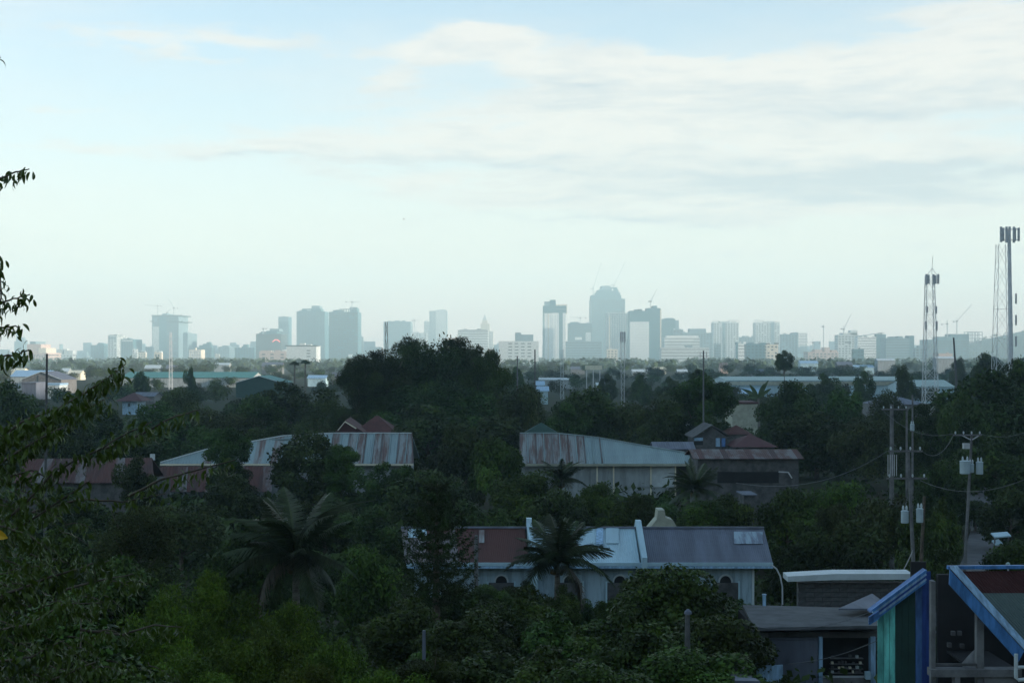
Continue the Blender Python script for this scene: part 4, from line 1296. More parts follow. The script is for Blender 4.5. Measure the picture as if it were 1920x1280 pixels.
roof_strip(t, bots, tops, [M_zinc] * 5 + [M_zincr, M_zinc] * 6 + [M_zinc] * 3 + [M_zincr, M_zinc, M_zincr] * 3 + [M_zincr, M_zinc], ribs=3, rh=.09)
mb = MB()
for q, w_ in zip(tops, tops[1:]):
    mb.beam(q + Vector((0, 0, .1)), w_ + Vector((0, 0, .1)), .22, .12)
mb.part('ridge_cap', M_whitep, t)
for k in range(20, 31):      # proud seams between the sheets of the ribbed end
    MB().beam(bots[k] + Vector((0, 0, .12)), tops[k] + Vector((0, 0, .12)), .10, .10).part('seam', M_zinc if k % 2 else M_rustm, t)
MB().slab([tops[0], tops[12], tops[30], (xr, D1 + 7, ev), (xl, D1 + 7, ev)], (0, 0, -.12)).part('rear_roof', M_zinc, t)
MB().box(xl + .5, xr - .6, D0 + .9, D1 + 5, -.3, ev - .15).part('wall', M_white, t)
MB().box(xl, xr, D0 - .1, D0, ev - .22, ev).part('fascia', M_cream, t)
lb = along((P(300, 0, D0 - 4).x, D0 - 5, P(0, 922, D0 - 5).z), (P(512, 0, D0 - 4).x, D0 - 5, P(0, 922, D0 - 5).z), 12)
lt = along((P(300, 0, D0 - .2).x, D0 - .3, ev - .3), (P(512, 0, D0 - .2).x, D0 - .3, ev - .3), 12)
roof_strip(t, lb, lt, [M_rust, M_rust, M_rustm], 'lean_to_sheet', ribs=3, rh=.08)
# rusty roof further left
t = thing('rusty_roof_shed', 'long shed with a rusty red corrugated roof behind the twigs on the left', 'shed', (P(140, 0, 170).x, 170, 0))
b_, c_ = P(25, 905, 168), P(290, 905, 168)
a_, d_ = P(50, 860, 173), P(285, 858, 173)
roof_strip(t, along(b_, c_, 14), along(a_, d_, 14), [M_rust, M_rust, M_rustm, M_rust], ribs=3, rh=.08)
MB().slab([a_, d_, (d_.x, 179, b_.z), (a_.x, 179, b_.z)], (0, 0, -.1)).part('rear_roof', M_rust, t)
MB().box(b_.x + .5, c_.x - .5, 168.5, 178, -.2, b_.z - .12).part('wall', M_concd, t)
tk = thing('water_tank', 'small white rooftop water tank beside the rusty roof and round tree', 'tank', P(286, 860, 176))
MB().tube([P(286, 862, 176), P(286, 851, 176)], .28, 10).part('tank_body', M_whitep, tk)
MB().beam(P(286, 905, 176), P(286, 862, 176), .12).part('stand', M_dsteel, tk)


def house(name, label, x0, x1, yr, ye, D, depth, roofm, wallm, ridge='x', ov=.5, wins=(), gable=True, cat='house', base=None, bands=0, barge=None, sheets=None):
    """simple pitched house; ridge 'x' runs across the view, 'y' along it, 'flat' a slab roof, 'hip' a hipped one"""
    e0, e1 = P(x0, ye, D), P(x1, ye, D)
    g = gz((e0.x + e1.x) / 2, D) if base is None else base
    t = thing(name, label, cat, ((e0.x + e1.x) / 2, D, g))
    rzz = CAM_H - (yr - HY) / F * (D + depth / 2 if ridge != 'y' else D)
    x0_, x1_, ez = e0.x, e1.x, e0.z
    MB().box(x0_ + ov, x1_ - ov, D + ov, D + depth - ov, g - .3, ez + .02).part('wall', wallm, t)
    if ridge == 'flat':
        MB().box(x0_, x1_, D, D + depth, ez, max(ez + .12, rzz)).part('roof', roofm, t)
    elif ridge == 'x':
        n = sheets or max(3, int((x1 - x0) / 12))
        roof_strip(t, along((x0_, D, ez), (x1_, D, ez), n), along((x0_, D + depth / 2, rzz), (x1_, D + depth / 2, rzz), n), roofm, ribs=3, rh=.06)
        MB().slab([(x0_, D + depth / 2, rzz), (x1_, D + depth / 2, rzz), (x1_, D + depth, ez), (x0_, D + depth, ez)], (0, 0, -.1)).part('rear_roof', roofm if not isinstance(roofm, list) else roofm[0], t)
        for xx in (x0_ + ov, x1_ - ov - .15):
            MB().slab([(xx, D + ov, ez), (xx, D + depth - ov, ez), (xx, D + depth / 2, rzz - .12)], (.15, 0, 0)).part('gable_wall', wallm, t)
    elif ridge == 'y':
        xm = (x0_ + x1_) / 2
        for nm, xa in (('roof_slope', x0_), ('roof_slope', x1_)):
            MB().slab([(xa, D, ez), (xm, D, rzz), (xm, D + depth, rzz), (xa, D + depth, ez)], (0, 0, .14)).part(nm, roofm, t)
        MB().slab([(x0_ + ov, D + ov, ez), (x1_ - ov, D + ov, ez), (xm, D + ov, rzz - .1)], (0, .15, 0)).part('gable_wall', wallm, t)
        if barge:
            for xa in (x0_, x1_):
                MB().slab([(xa, D - .06, ez - .05), (xm, D - .06, rzz - .05), (xm, D - .06, rzz + .2), (xa, D - .06, ez + .2)], (0, .05, 0)).part('barge_board', barge, t)
    elif ridge == 'hip':
        k = min(depth / 2, (x1_ - x0_) / 2 * .95)
        v = [(x0_, D, ez), (x1_, D, ez), (x1_, D + depth, ez), (x0_, D + depth, ez), (x0_ + k, D + depth / 2, rzz), (x1_ - k, D + depth / 2, rzz)]
        MB().add(v, [(0, 1, 5, 4), (1, 2, 5), (2, 3, 4, 5), (3, 0, 4), (3, 2, 1, 0)]).part('roof', roofm, t)
    for (a, b, yt_, yb_, *mm) in wins:
        p, q = P(a, yt_, D + ov), P(b, yb_, D + ov)
        f = MB().box(p.x, q.x, D + ov - .06, D + ov + .03, q.z, p.z).part('window', mm[0] if mm else M_glass, t)
    return t


# red gable roofed house above the ribbed roof
t = house('red_roof_house', 'house with a dark red roof and small front gable above the white ribbed roof', 655, 748, 779, 815, 212, 9, M_redroof, M_concd, 'hip', ov=.4)
a, m_, b = P(628, 812, 209), P(647, 790, 209), P(682, 812, 209)
MB().slab([(a.x, 209, a.z), (m_.x, 209, m_.z), (m_.x, 216, m_.z + .2), (a.x, 216, a.z)], (0, 0, .15)).part('gable_roof', M_redroof, t)
MB().slab([(b.x, 209, b.z), (m_.x, 209, m_.z), (m_.x, 216, m_.z + .2), (b.x, 216, b.z)], (0, 0, .15)).part('gable_roof', M_redroof, t)
MB().slab([(a.x + .3, 209.3, a.z), (b.x - .3, 209.3, b.z), (m_.x, 209.3, m_.z - .05)], (0, .15, 0)).part('gable_wall', M_maroon, t)
mb = MB()
mb.beam((m_.x, 208.9, m_.z), (b.x - 1.0, 208.9, b.z + .65), .06, .16)
mb.beam((m_.x, 208.9, m_.z), (a.x + .4, 208.9, a.z + .4), .06, .10)
mb.part('barge_board', M_cream, t)

# gabled white house far left, roofs and boxes around it
house('gabled_house', 'gabled white house with a blue grey roof behind the leaning leaves at the far left', 38, 116, 697, 712, 700, 26, M_greyroof, M_conc, 'y', wins=[(69, 72, 704, 716)], barge=M_whitep)
house('blue_roof_house', 'wide house under a faded blue roof, just behind the gabled white house', 18, 90, 694, 706, 780, 20, M_bluepale, M_white, 'x', ov=.4)
house('small_white_house', 'small pale blue cube house below the gabled white house', 40, 68, 716, 719, 600, 14, M_greyroof, M_greyroof, 'flat', ov=.2)
house('low_annex', 'low pale annex with a sloping roof, right of the small cube house', 64, 112, 718, 722, 620, 12, M_bluepale, M_whitep, 'flat', ov=.2)
house('blue_wall_house', 'little blue walled house under a dark brown hip roof', 215, 266, 736, 752, 450, 14, M_maroon, M_bluepale, 'hip', ov=1.8, wins=[(240, 244, 756, 762)])
house('grey_roof_house', 'grey roof beside the little blue walled house', 246, 290, 735, 743, 470, 12, M_greyroof, M_conc, 'x', ov=.4)
house('teal_warehouse', 'long teal warehouse with a pale lower wall, behind the trees on the left', 225, 474, 697, 708, 850, 40, M_teal, M_white, 'x', cat='warehouse', ov=.6, sheets=20)
t = house('teal_shed', 'gabled shed with a bright white roof edge beside the teal warehouse', 440, 530, 705, 718, 640, 30, M_teal, M_dkgreen, 'y', cat='shed', ov=.4, barge=M_whitep)
t = house('pale_green_warehouse', 'very long pale green warehouse with a cream fascia, right of centre', 1360, 1712, 705.5, 713, 640, 40, M_greenroof, M_zincb, 'x', cat='warehouse', ov=.4, sheets=24)
p, q = P(1362, 715, 639.8), P(1712, 722, 639.8)
MB().box(p.x, q.x, 639.5, 639.9, q.z, p.z).part('fascia', M_creamd, t)
MB().slab([P(1366, 735, 622), P(1440, 742, 610), P(1440, 730, 639.5), P(1366, 726, 639.5)], (0, 0, .15)).part('awning', M_bluepale, t)
house('zinc_roof_shed', 'lower zinc roofed shed past the end of the pale green warehouse', 1700, 1792, 712, 725, 560, 30, M_greenroof, M_zincb, 'x', cat='shed', ov=.4)
house('grey_hip_house', 'dim grey roofed house between the trees below the near lattice mast', 1640, 1742, 742, 758, 400, 16, M_greyroof, M_conc, 'hip', ov=.4)
house('cream_wall_building', 'tall plain cream walled building with a dark red roof edge between two dark trees', 1372, 1422, 752, 757, 340, 12, M_maroon, M_creamd, 'flat', ov=.15, cat='building')
house('red_hip_house', 'small red hipped roof in front of the cream walled building', 1362, 1412, 797, 814, 215, 7, M_redroof, M_conc, 'hip', ov=.4)
house('brown_hip_house', 'wide brown hipped roof house beside the small red roof', 1374, 1460, 814, 838, 195, 9, M_maroon, M_concd, 'hip', ov=.4)
house('dark_gable_house', 'dark gabled house with blue curtained windows right of centre', 1298, 1374, 798, 822, 200, 9, M_concd, M_concd, 'y', ov=.4, wins=[(1301, 1318, 820, 826, M_bluepale), (1301, 1318, 826.5, 834, M_dark), (1342, 1350, 821, 837, M_bluepale), (1353, 1360, 821, 837, M_blue)])
t = house('rusty_roof_house', 'long dark house under a mottled rusty roof beyond the school corner', 1300, 1508, 842, 860, 160, 8, [M_rustm, M_rust, M_rustm, M_rustm], M_concd, 'x', ov=.5, sheets=18, cat='house', wins=[(1345, 1460, 884, 905, M_dark)])
mb = MB()
mb.beam(P(1460, 884, 159.5), P(1478, 885, 159.5), .12)
mb.beam(P(1478, 885, 159.5), P(1485, 896, 159.5), .12)
mb.part('downpipe', M_steel, t)
house('white_shop_house', 'white walled house glimpsed under the round tree with visible limbs', 1244, 1300, 795, 800, 232, 8, M_whitep, M_white, 'flat', ov=.2, wins=[(1252, 1262, 806, 818, M_dark), (1275, 1285, 806, 818, M_dark)])
house('blue_shed', 'little blue shed low behind the rusty roofed house', 1392, 1420, 926, 929, 150, 4, M_greyroof, M_concd, 'flat', ov=.2, cat='shed')
t = thing('cream_ruin', 'stepped cream gable fragment behind the chapel ridge', 'building', (P(1248, 0, 112).x, 112, 0))
MB().slab([P(1216, 992, 112), P(1272, 992, 112), P(1262, 975, 112), P(1248, 970, 112), P(1246, 956, 112), P(1234, 956, 112), P(1232, 973, 112)], (0, 2, 0)).part('gable_wall', M_creamd, t)
MB().box(P(1216, 0, 112).x, P(1272, 0, 112).x, 112.01, 113.9, -.2, P(0, 992, 112).z).part('wall', M_creamd, t)
house('dim_roof_house', 'dim violet grey sloping roof between the school corner and the limbed tree', 1225, 1305, 828, 842, 190, 6, M_greyroof, M_conc, 'x', ov=.4)

# the chapel-like row house: three roof sections between parapets
t = thing('chapel', 'long white chapel with rusty, blue white and grey roof sections between parapets', 'building', (P(1100, 0, 92).x, 94, gz(P(1100, 0, 92).x, 92)))
DA, DB = 91.5, 95.3
gch = gz(0, 92)
ez = P(0, 1055, DA).z
rz2 = P(0, 990, DB).z
def rx(a, b, n, ml, name='roof_panel', ribs=4):
    a0, b0 = P(a[0], 0, DA).x, P(b[0], 0, DA).x
    a1, b1 = P(a[1], 0, DB).x, P(b[1], 0, DB).x
    roof_strip(t, along((a0, DA, ez), (b0, DA, ez), n), along((a1, DB, rz2), (b1, DB, rz2), n), ml, name, ribs=ribs, rh=.035)
rx((760, 752), (992, 984), 16, [M_rustm, M_rustm, M_zincr, M_rustm, M_rust, M_rustm, M_rustm, M_rust, M_rust, M_rust, M_rust, M_rust, M_rust, M_rust, M_rust, M_rust])
rx((1008, 998), (1200, 1190), 12, [M_zincb])
rx((1208, 1198), (1449, 1432), 16, [M_greyroof])
# patches of other sheet laid over the roof
def patch(x0, y0, x1, y1, m, lift=.07):
    pts = []
    for (x, y) in ((x0, y1), (x1, y1), (x1, y0), (x0, y0)):
        u = (1055 - y) / 65
        D = DA + (DB - DA) * u
        z = ez + (rz2 - ez) * u
        pts.append(Vector(((x - 960) / F * D, D, z + lift)))
    MB().slab(pts, (0, 0, .02)).part('roof_patch', m, t)
patch(1003, 994, 1016, 1002, M_redroof)
patch(1118, 992, 1131, 1023, M_bluepale)
patch(1376, 999, 1430, 1022, M_patch)
patch(1060, 1024, 1085, 1040, M_rustm)
patch(898, 996, 908, 1020, M_zincr)
patch(765, 994, 800, 1010, M_zincb)
patch(868, 1000, 880, 1012, M_rust)
patch(1136, 992, 1160, 1021, M_zincb)
for (xb, xt, yp) in ((998, 987, 971), (1203, 1192, 975)):
    x0, x1 = P(xb, 0, DA).x, P(xt, 0, DB).x
    ztop = P(0, yp, DB).z
    MB().slab([(x0, DA - .25, gch), (x0, DA - .25, ez + .35), (x1, DB - .5, rz2 + .35), (x1, DB - .3, ztop), (x1, DB + .4, ztop), (x1, DB + .7, rz2 + .3), (x1, DB + 4, ez), (x1, DB + 4, gch)], (.32, 0, 0)).part('parapet', M_zincb, t)
MB().slab([(P(752, 0, DB).x, DB, rz2), (P(1432, 0, DB).x, DB, rz2), (P(1432, 0, DB).x, DB + 4, ez), (P(752, 0, DB).x, DB + 4, ez)], (0, 0, -.08)).part('rear_roof', M_greyroof, t)
MB().box(P(752, 0, DB).x, P(1432, 0, DB).x, DB - .12, DB + .12, rz2, rz2 + .1).part('ridge_cap', M_greyroof, t)
for nm, z0_, z1_, off in (('fascia', -.16, .03, .05), ('gutter', -.30, -.18, .10)):
    MB().box(P(762, 0, DA).x, P(1449, 0, DA).x, DA - off - .08, DA - off + .05, ez + z0_, ez + z1_).part(nm, M_bluepale if nm == 'gutter' else M_zincb, t)
MB().box(P(775, 0, DA).x, P(1413, 0, DA).x, DA + .6, DB + 3.4, gch - .3, ez - .17).part('wall', M_chapelwall, t)
MB().box(P(1413, 0, DA).x, P(1413, 0, DA).x + .12, DA + .5, DB + 3.4, gch - .3, ez - .2).part('corner_strip', M_whitep, t)
for cx in (1162, 1360, 1068, 940):
    xm = P(cx, 0, DA + .6).x
    zc = P(0, 1090, DA + .6).z
    pts = [(xm + .33 * math.cos(math.pi * k / 10), DA + .5, zc + .36 * math.sin(math.pi * k / 10)) for k in range(11)]
    fr_ = MB()
    arc_ = [(xm + .39 * math.cos(math.pi * k / 10), DA + .47, zc + .42 * math.sin(math.pi * k / 10)) for k in range(11)]
    for a_, b_ in zip(arc_, arc_[1:]):
        fr_.beam(a_, b_, .07, .09)
    fr_.part('arch_surround', M_whitep, t)
    for s_ in (-.8, .8):
        MB().box(xm + s_ - .05, xm + s_ + .05, DA + .42, DA + .62, zc - 1.4, zc + .02).part('jamb', M_zincb, t)
    w = MB().slab(pts + [(xm - .33, DA + .5, zc - .05), (xm + .33, DA + .5, zc - .05)], (0, .15, 0)).part('arched_window', M_dark, t)
    MB().box(xm - .75, xm + .75, DA + .48, DA + .7, zc - 1.4, zc - .052).part('doorway', M_concd, t)
mb = MB()
dp = [P(1446, 1058, 91), P(1456, 1066, 91), P(1463, 1080, 91), P(1467, 1100, 91), P(1467, 1140, 91)]
mb.tube(dp, .045, 8).part('downpipe', M_steel, t)

# block walled house with white flat roof
t = thing('block_wall_house', 'grey block walled house under a white edged flat roof', 'house', (P(1590, 0, 75).x, 75, gz(13, 75)))
g0 = gz(13, 75)
p0, p1 = P(1496, 1090, 75), P(1700, 1090, 75)
MB().slab([P(1477, 1090, 74.4), P(1560, 1087, 74.4), P(1712, 1086, 74.4), P(1712, 1075, 74.4), P(1570, 1075, 74.4), P(1477, 1080, 74.4)], (0, 1.3, .02)).part('roof', M_whitep, t)
zt = p0.z - .06
rows = 8
bw, bh = .8, .22
MB().box(p0.x + .05, p1.x, 75.04, 75.6, g0 - .2, zt).part('wall_core', M_concd, t)
blk = MB().box(0, bw - .025, 0, .1, 0, bh - .02).mesh('block')
blk.materials.append(M_block)
for r_ in range(rows):
    for c_ in range(int((p1.x - p0.x) / bw) + 1):
        xx = p0.x + c_ * bw + (bw / 2 if r_ % 2 else 0)
        if xx + bw > p1.x + .01:
            continue
        o = bpy.data.objects.new('wall_block', blk)
        link(o, t)
        org = ORG[t.name]
        o.location = (xx - org.x, 74.96 + R.uniform(-.012, .012) - org.y, zt - (r_ + 1) * bh - org.z)

# shop building at the bottom
Ds = 56
t = thing('shop_building', 'grey shop building with a flat overhanging roof, shutter and open shelves', 'shop', (P(1510, 0, Ds).x, Ds + 2, gz(10, Ds)))
g0 = gz(10.5, Ds)
zf = P(0, 1176, Ds).z
MB().slab([P(1415, 1176, Ds - .6), P(1650, 1172, Ds - .6), P(1652, 1140, Ds + 5), P(1392, 1133, Ds + 5)], (0, 0, -.12)).part('roof', M_shoproof, t)
MB().slab([P(1392, 1134, Ds + 5), P(1415, 1177, Ds - .6), P(1418, 1184, Ds - .5), P(1400, 1150, Ds + 5)], (0, .1, -.05)).part('roof_edge', M_concd, t)
X = lambda x: P(x, 0, Ds).x
Zs = lambda y: P(0, y, Ds).z
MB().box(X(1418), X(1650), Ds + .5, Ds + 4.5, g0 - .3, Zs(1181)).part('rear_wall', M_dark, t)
MB().box(X(1420), X(1535), Ds, Ds + .5, g0 - .3, Zs(1195)).part('wall', M_greyroof, t)
MB().box(X(1420), X(1650), Ds - .02, Ds + .5, Zs(1194), Zs(1184)).part('lintel', M_concd, t)
MB().box(X(1420), X(1440), Ds - .08, Ds - .003, g0 - .3, Zs(1185)).part('pilaster', M_conc, t)
MB().box(X(1443), X(1532), Ds - .1, Ds - .004, g0 - .2, Zs(1199)).part('shutter', M_greyroof, t)
for a, b in ((1534, 1541), (1631, 1640)):
    MB().box(X(a), X(b), Ds - .15, Ds + .2, g0 - .3, Zs(1192)).part('post', M_bluepale, t)
MB().box(X(1541), X(1652), Ds - .1, Ds + .4, g0 - .3, Zs(1269)).part('counter', M_conc, t)
for k, yy in enumerate((1264, 1256, 1247, 1236)):
    sh_ = MB().box(X(1560), X(1622), Ds + .25, Ds + .45, Zs(yy) - .02, Zs(yy)).part('shelf', M_conc, t)
    for j in range(9):
        xa = X(1562 + j * 6.6)
        if R.random() < .75:
            MB().box(xa, xa + R.uniform(.05, .11), Ds + .28, Ds + .4, Zs(yy) + .001, Zs(yy) + R.uniform(.05, .12)).part('goods', R.choice([M_conc, M_cream, M_concd, M_dkgreen, M_whitep]), sh_)
MB().box(X(1541), X(1630), Ds - .05, Ds + .02, Zs(1269), Zs(1266)).part('counter_edge', M_steel, t)
MB().box(X(1540), X(1652), Ds - .04, Ds + .2, Zs(1194.5), Zs(1186)).part('fascia_board', M_concd, t)
t2 = thing('cardboard_box', 'small pale box on the shop counter beside the white post', 'box', P(1625, 1270, Ds - .15))
MB().box(X(1619), X(1629), Ds - .3, Ds - .12, Zs(1270), Zs(1256)).part('carton', M_zincb, t2)
t2 = thing('pale_board', 'pale blue board leaning at the shop corner behind the bush', 'board', (X(1440), 53, gz(9, 53)))
MB().slab([P(1419, 1285, 53), P(1468, 1285, 53), P(1468, 1246, 53), P(1419, 1248, 53)], (0, .06, 0)).part('sheet', M_bluepale, t2)
tree(1480, 1252, 26, 50, 'near', 'small bush at the foot of the shop shutter', .8, trunk=True)
t2 = thing('pipe_stub', 'short pale blue pipe on the shop roof', 'pipe', P(1433, 1137, 60.8))
MB().tube([P(1433, 1137, 60.8), P(1433, 1114, 60.8)], .07, 10).part('pipe_body', M_bluepale, t2)
MB().tube([P(1433, 1115, 60.8), P(1433, 1113, 60.8)], .09, 10).part('collar', M_bluepale, t2)
t2 = thing('open_sheet', 'tilted zinc sheet on the shop roof beside the blue eaves', 'roof sheet', P(1620, 1136, 60))
MB().slab([P(1572, 1140, 58), P(1650, 1140, 58), P(1650, 1122, 62), P(1635, 1112, 62)], (0, 0, -.06)).part('sheet', M_greyroof, t2)
t2 = thing('small_roof', 'pale low roof at the bottom edge left of the shop', 'roof', (P(1395, 0, 46).x, 46, gz(7, 46)))
MB().slab([P(1378, 1275, 45), P(1425, 1276, 45), P(1404, 1262, 48), P(1378, 1258, 48)], (0, 0, -.06)).part('sheet', M_greyroof, t2)
MB().box(P(1380, 0, 45.5).x, P(1420, 0, 45.5).x, 45.6, 48, gz(7, 46) - .2, P(0, 1279, 45.5).z).part('wall', M_concd, t2)

# tall board structure with blue eaves
Db = 50
X = lambda x, D=Db: P(x, 0, D).x
Z = lambda y, D=Db: P(0, y, D).z
g0 = gz(12.5, Db)
t = thing('board_house', 'tall board sided house with turquoise, dark green and blue boards under striped blue eaves', 'house', (X(1700), Db + 1, g0))
def roofline(x):
    return 1152 + (x - 1640) * (1082 - 1152) / 100
bd = [(1646, 1656.5, M_tealboard), (1657.5, 1667.5, M_tealboard2), (1668.5, 1678.5, M_tealboard2), (1679.5, 1691, M_dkgreen), (1691.6, 1703, M_dkgreen), (1703.6, 1716, M_dkgreen), (1717, 1728.5, M_blue), (1729, 1745, M_navy)]
for a, b, m in bd:
    ya, yb = roofline(a) + 6, roofline(b) + 6
    if a >= 1729:
        ya = yb = 1071
    MB().slab([(X(a), Db, g0 - .2), (X(b), Db, g0 - .2), (X(b), Db, Z(yb)), (X(a), Db, Z(ya))], (0, .06, 0)).part('wall_board', m, t)
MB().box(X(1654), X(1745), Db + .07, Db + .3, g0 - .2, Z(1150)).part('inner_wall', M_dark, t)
MB().box(X(1745.5), X(1775), Db + 2.5, Db + 2.6, g0 - .2, Z(1072)).part('gap_shade_sheet', M_dark, t)  # near black sheet painting in the shaded gap beside the boards
MB().box(X(1747), X(1756), Db + .2, Db + .5, g0 - .2, Z(1090)).part('post', M_conc, t)
for k in range(5):
    o = k * 4.6
    mm = [M_bluetrim, M_bluepale, M_navy, M_bluepale, M_bluetrim][k]
    MB().beam(P(1636, 1152 + o - 8, Db - .3 + k * .02), P(1736, 1078 + o - 8, Db - .3 + k * .02), .1, .085).part('eave_batten', mm, t)
MB().slab([P(1633, 1146, Db - .25), P(1738, 1068, Db - .25), P(1738, 1068, Db - .25) + Vector((0, .5, 0)), P(1633, 1146, Db - .25) + Vector((0, .5, 0))], (0, 0, -.05)).part('roof', M_blue, t)
for k in range(4):
    MB().beam(P(1629, 1158 + k * 3.6, Db - .5), P(1648, 1146 + k * 3.6, Db - .5), .09, .07).part('eave_batten', M_bluetrim if k % 2 else M_blue, t)

# gable roofed terrace at the right
Dg = 46
X = lambda x, D=Dg: P(x, 0, D).x
Z = lambda y, D=Dg: P(0, y, D).z
g0 = gz(15, Dg)
t = thing('terrace_house', 'open terrace house with a blue edged gable roof of maroon and grey sheets', 'house', (X(1850), Dg + 2, g0))
ri = P(1776, 1066, Dg)
lo_ = P(1914, 1217, Dg)
# roof slope runs from the ridge down to the right front, ridge goes away to the right
far_r = P(2040, 1064, Dg + .4)
low_r = P(2180, 1217, Dg + .4)
def rp_(u, v):
    a = ri.lerp(lo_, v)
    b = far_r.lerp(low_r, v)
    return a.lerp(b, u)
nn = 9
for i in range(nn):
    u0, u1 = i / nn, (i + 1) / nn
    for (v0, v1, m) in ((.03, .30, M_maroon), (.302, 1.0, M_mesh)):
        roof_strip(t, [rp_(u0, v1), rp_(u1, v1)], [rp_(u0, v0), rp_(u1, v0)], m, ribs=5, rh=.03)
MB().beam(ri + Vector((0, -.02, .05)), far_r + Vector((0, -.02, .05)), .14, .1).part('ridge_board', M_bluetrim, t)
MB().slab([ri + Vector((0, -.3, .02)), lo_ + Vector((0, -.3, .02)), lo_ + Vector((-.16, -.3, -.30)), ri + Vector((-.02, -.3, -.42))], (0, .08, 0)).part('barge_board', M_bluetrim, t)
MB().slab([ri + Vector((.0, -.31, .06)), ri + Vector((.26, -.1, .08)), lo_ + Vector((.22, -.1, .08)), lo_ + Vector((.0, -.31, .06))], (0, .02, .05)).part('barge_flashing', M_bluepale, t)
for a, b in ((1748, 1756), (1834, 1847)):
    MB().box(X(a), X(b), Dg + .1, Dg + .35, g0 - .2, Z(1090) if a < 1800 else Z(1150)).part('post', M_conc, t)
MB().box(X(1745), X(1915), Dg - .05, Dg + .4, Z(1268), Z(1254)).part('floor_beam', M_conc, t)
MB().box(X(1775, Dg + 3.2), X(1915), Dg + .4, Dg + 3.2, Z(1262), Z(1258)).part('terrace_floor', M_dark, t)  # floor and rear wall coloured near black, painting in the terrace's inner shade
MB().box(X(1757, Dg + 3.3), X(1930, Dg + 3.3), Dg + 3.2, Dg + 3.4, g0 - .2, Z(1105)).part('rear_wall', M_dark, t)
MB().box(X(1757), X(1834), Dg + .12, Dg + .2, Z(1249), Z(1245)).part('railing', M_concd, t)
MB().box(X(1790), X(1800), Dg - .03, Dg + .3, g0 - .2, Z(1268.5)).part('post', M_conc, t)
MB().box(X(1846), X(1908), Dg + 0.02, Dg + .3, Z(1300), Z(1268.5)).part('lower_wall', M_conc, t)
for k, (x, y) in enumerate(((1776, 1212), (1783, 1190), (1795, 1190), (1800, 1214))):
    b = MB().box(X(x, 49), X(x + 7, 49), Dg + 2.9, Dg + 3.05, Z(y, 49), Z(y - 8, 49)).part('shelf_box', M_concd, t)
sk = thing('cloth_bundle', 'pale grey cloth bundle piled on the terrace floor', 'bundle', P(1825, 1253, Dg + .8))
mb = MB()
cx, cz = X(1822, Dg + .8), Z(1253, Dg + .8)
rings = [(.30, 0), (.34, .12), (.26, .3), (.15, .48), (.05, .62)]
vs = []
for r_, h_ in rings:
    vs += [(cx + r_ * math.cos(k * .785) * R.uniform(.85, 1.15) + h_ * .3, Dg + .8 + r_ * math.sin(k * .785), cz + h_) for k in range(8)]
mb.add(vs, [(i * 8 + k, i * 8 + (k + 1) % 8, i * 8 + 8 + (k + 1) % 8, i * 8 + 8 + k) for i in range(4) for k in range(8)] + [tuple(range(32, 40))])
mb.part('cloth', M_conc, sk, smooth=True)
fr = thing('white_rail_frame', 'bent white pipe frame below the low corner of the blue roof edge', 'frame', P(1905, 1285, Dg - .6))
mb = MB()
mb.tube([P(1905, 1225, 45.4), P(1905, 1270, 45.4), P(1910, 1274, 45.4), P(1935, 1272, 45.4)], .06, 8).part('pipe_frame', M_whitep, fr)
MB().tube([P(1908, 1250, 45.4), P(1935, 1250, 45.4)], .05, 8).part('cross_pipe', M_whitep, fr)

# bits by the lane
t = thing('arched_canopy', 'pale arched canopy beside the lane beyond the three transformer pole', 'canopy', (P(1808, 0, 150).x, 150, 0))
pts = [P(1790 + 34 * k / 10, 976 - 14 * math.sin(math.pi * k / 10 * .95), 150) for k in range(11)]
mb = MB()
for a, b in zip(pts, pts[1:]):
    mb.slab([a, b, b + Vector((0, 3, 0)), a + Vector((0, 3, 0))], (0, 0, -.05))
mb.part('cover', M_greenroof, t)
for q in (pts[0], pts[-1]):
    MB().beam((q.x, 150.2, 0), (q.x, 150.2, q.z - .05), .1).part('post', M_steel, t)
for (x0, x1, y, lab) in ((1865, 1896, 1006, 'longer pale bench-like slab by the lane, above its twin'), (1867, 1880, 1020, 'short pale slab by the lane, below the longer one')):
    p, q = P(x0, y, 120), P(x1, y, 120)
    tt = thing('roof_slab', lab, 'slab', (p.x, 120, gz(p.x, 120)))
    MB().slab([p, q + Vector((0, 0, .1)), q + Vector((0, 1.0, .3)), p + Vector((0, 1.0, .2))], (0, 0, -.1)).part('slab_top', M_zincb, tt)
    for e in (p, q):
        MB().beam((e.x + (.1 if e is p else -.1), 120.3, gz(e.x, 120)), (e.x + (.1 if e is p else -.1), 120.3, e.z - .08), .1).part('leg', M_conc, tt)
tt = thing('white_lamp_globe', 'small pale globe on a stem above the maroon roof', 'lamp', (P(1890, 0, 80).x, 80, gz(25, 80)))
gq = P(1890, 1058, 80)
MB().tube([(gq.x, 80, gq.z - .12), (gq.x, 80, gq.z - .06), (gq.x, 80, gq.z + .06), (gq.x, 80, gq.z + .12)], [.05, .11, .11, .04], 10).part('globe', M_greenroof, tt, smooth=True)
MB().beam((gq.x, 80, gz(gq.x, 80)), (gq.x, 80, gq.z - .11), .05).part('stem', M_steel, tt)


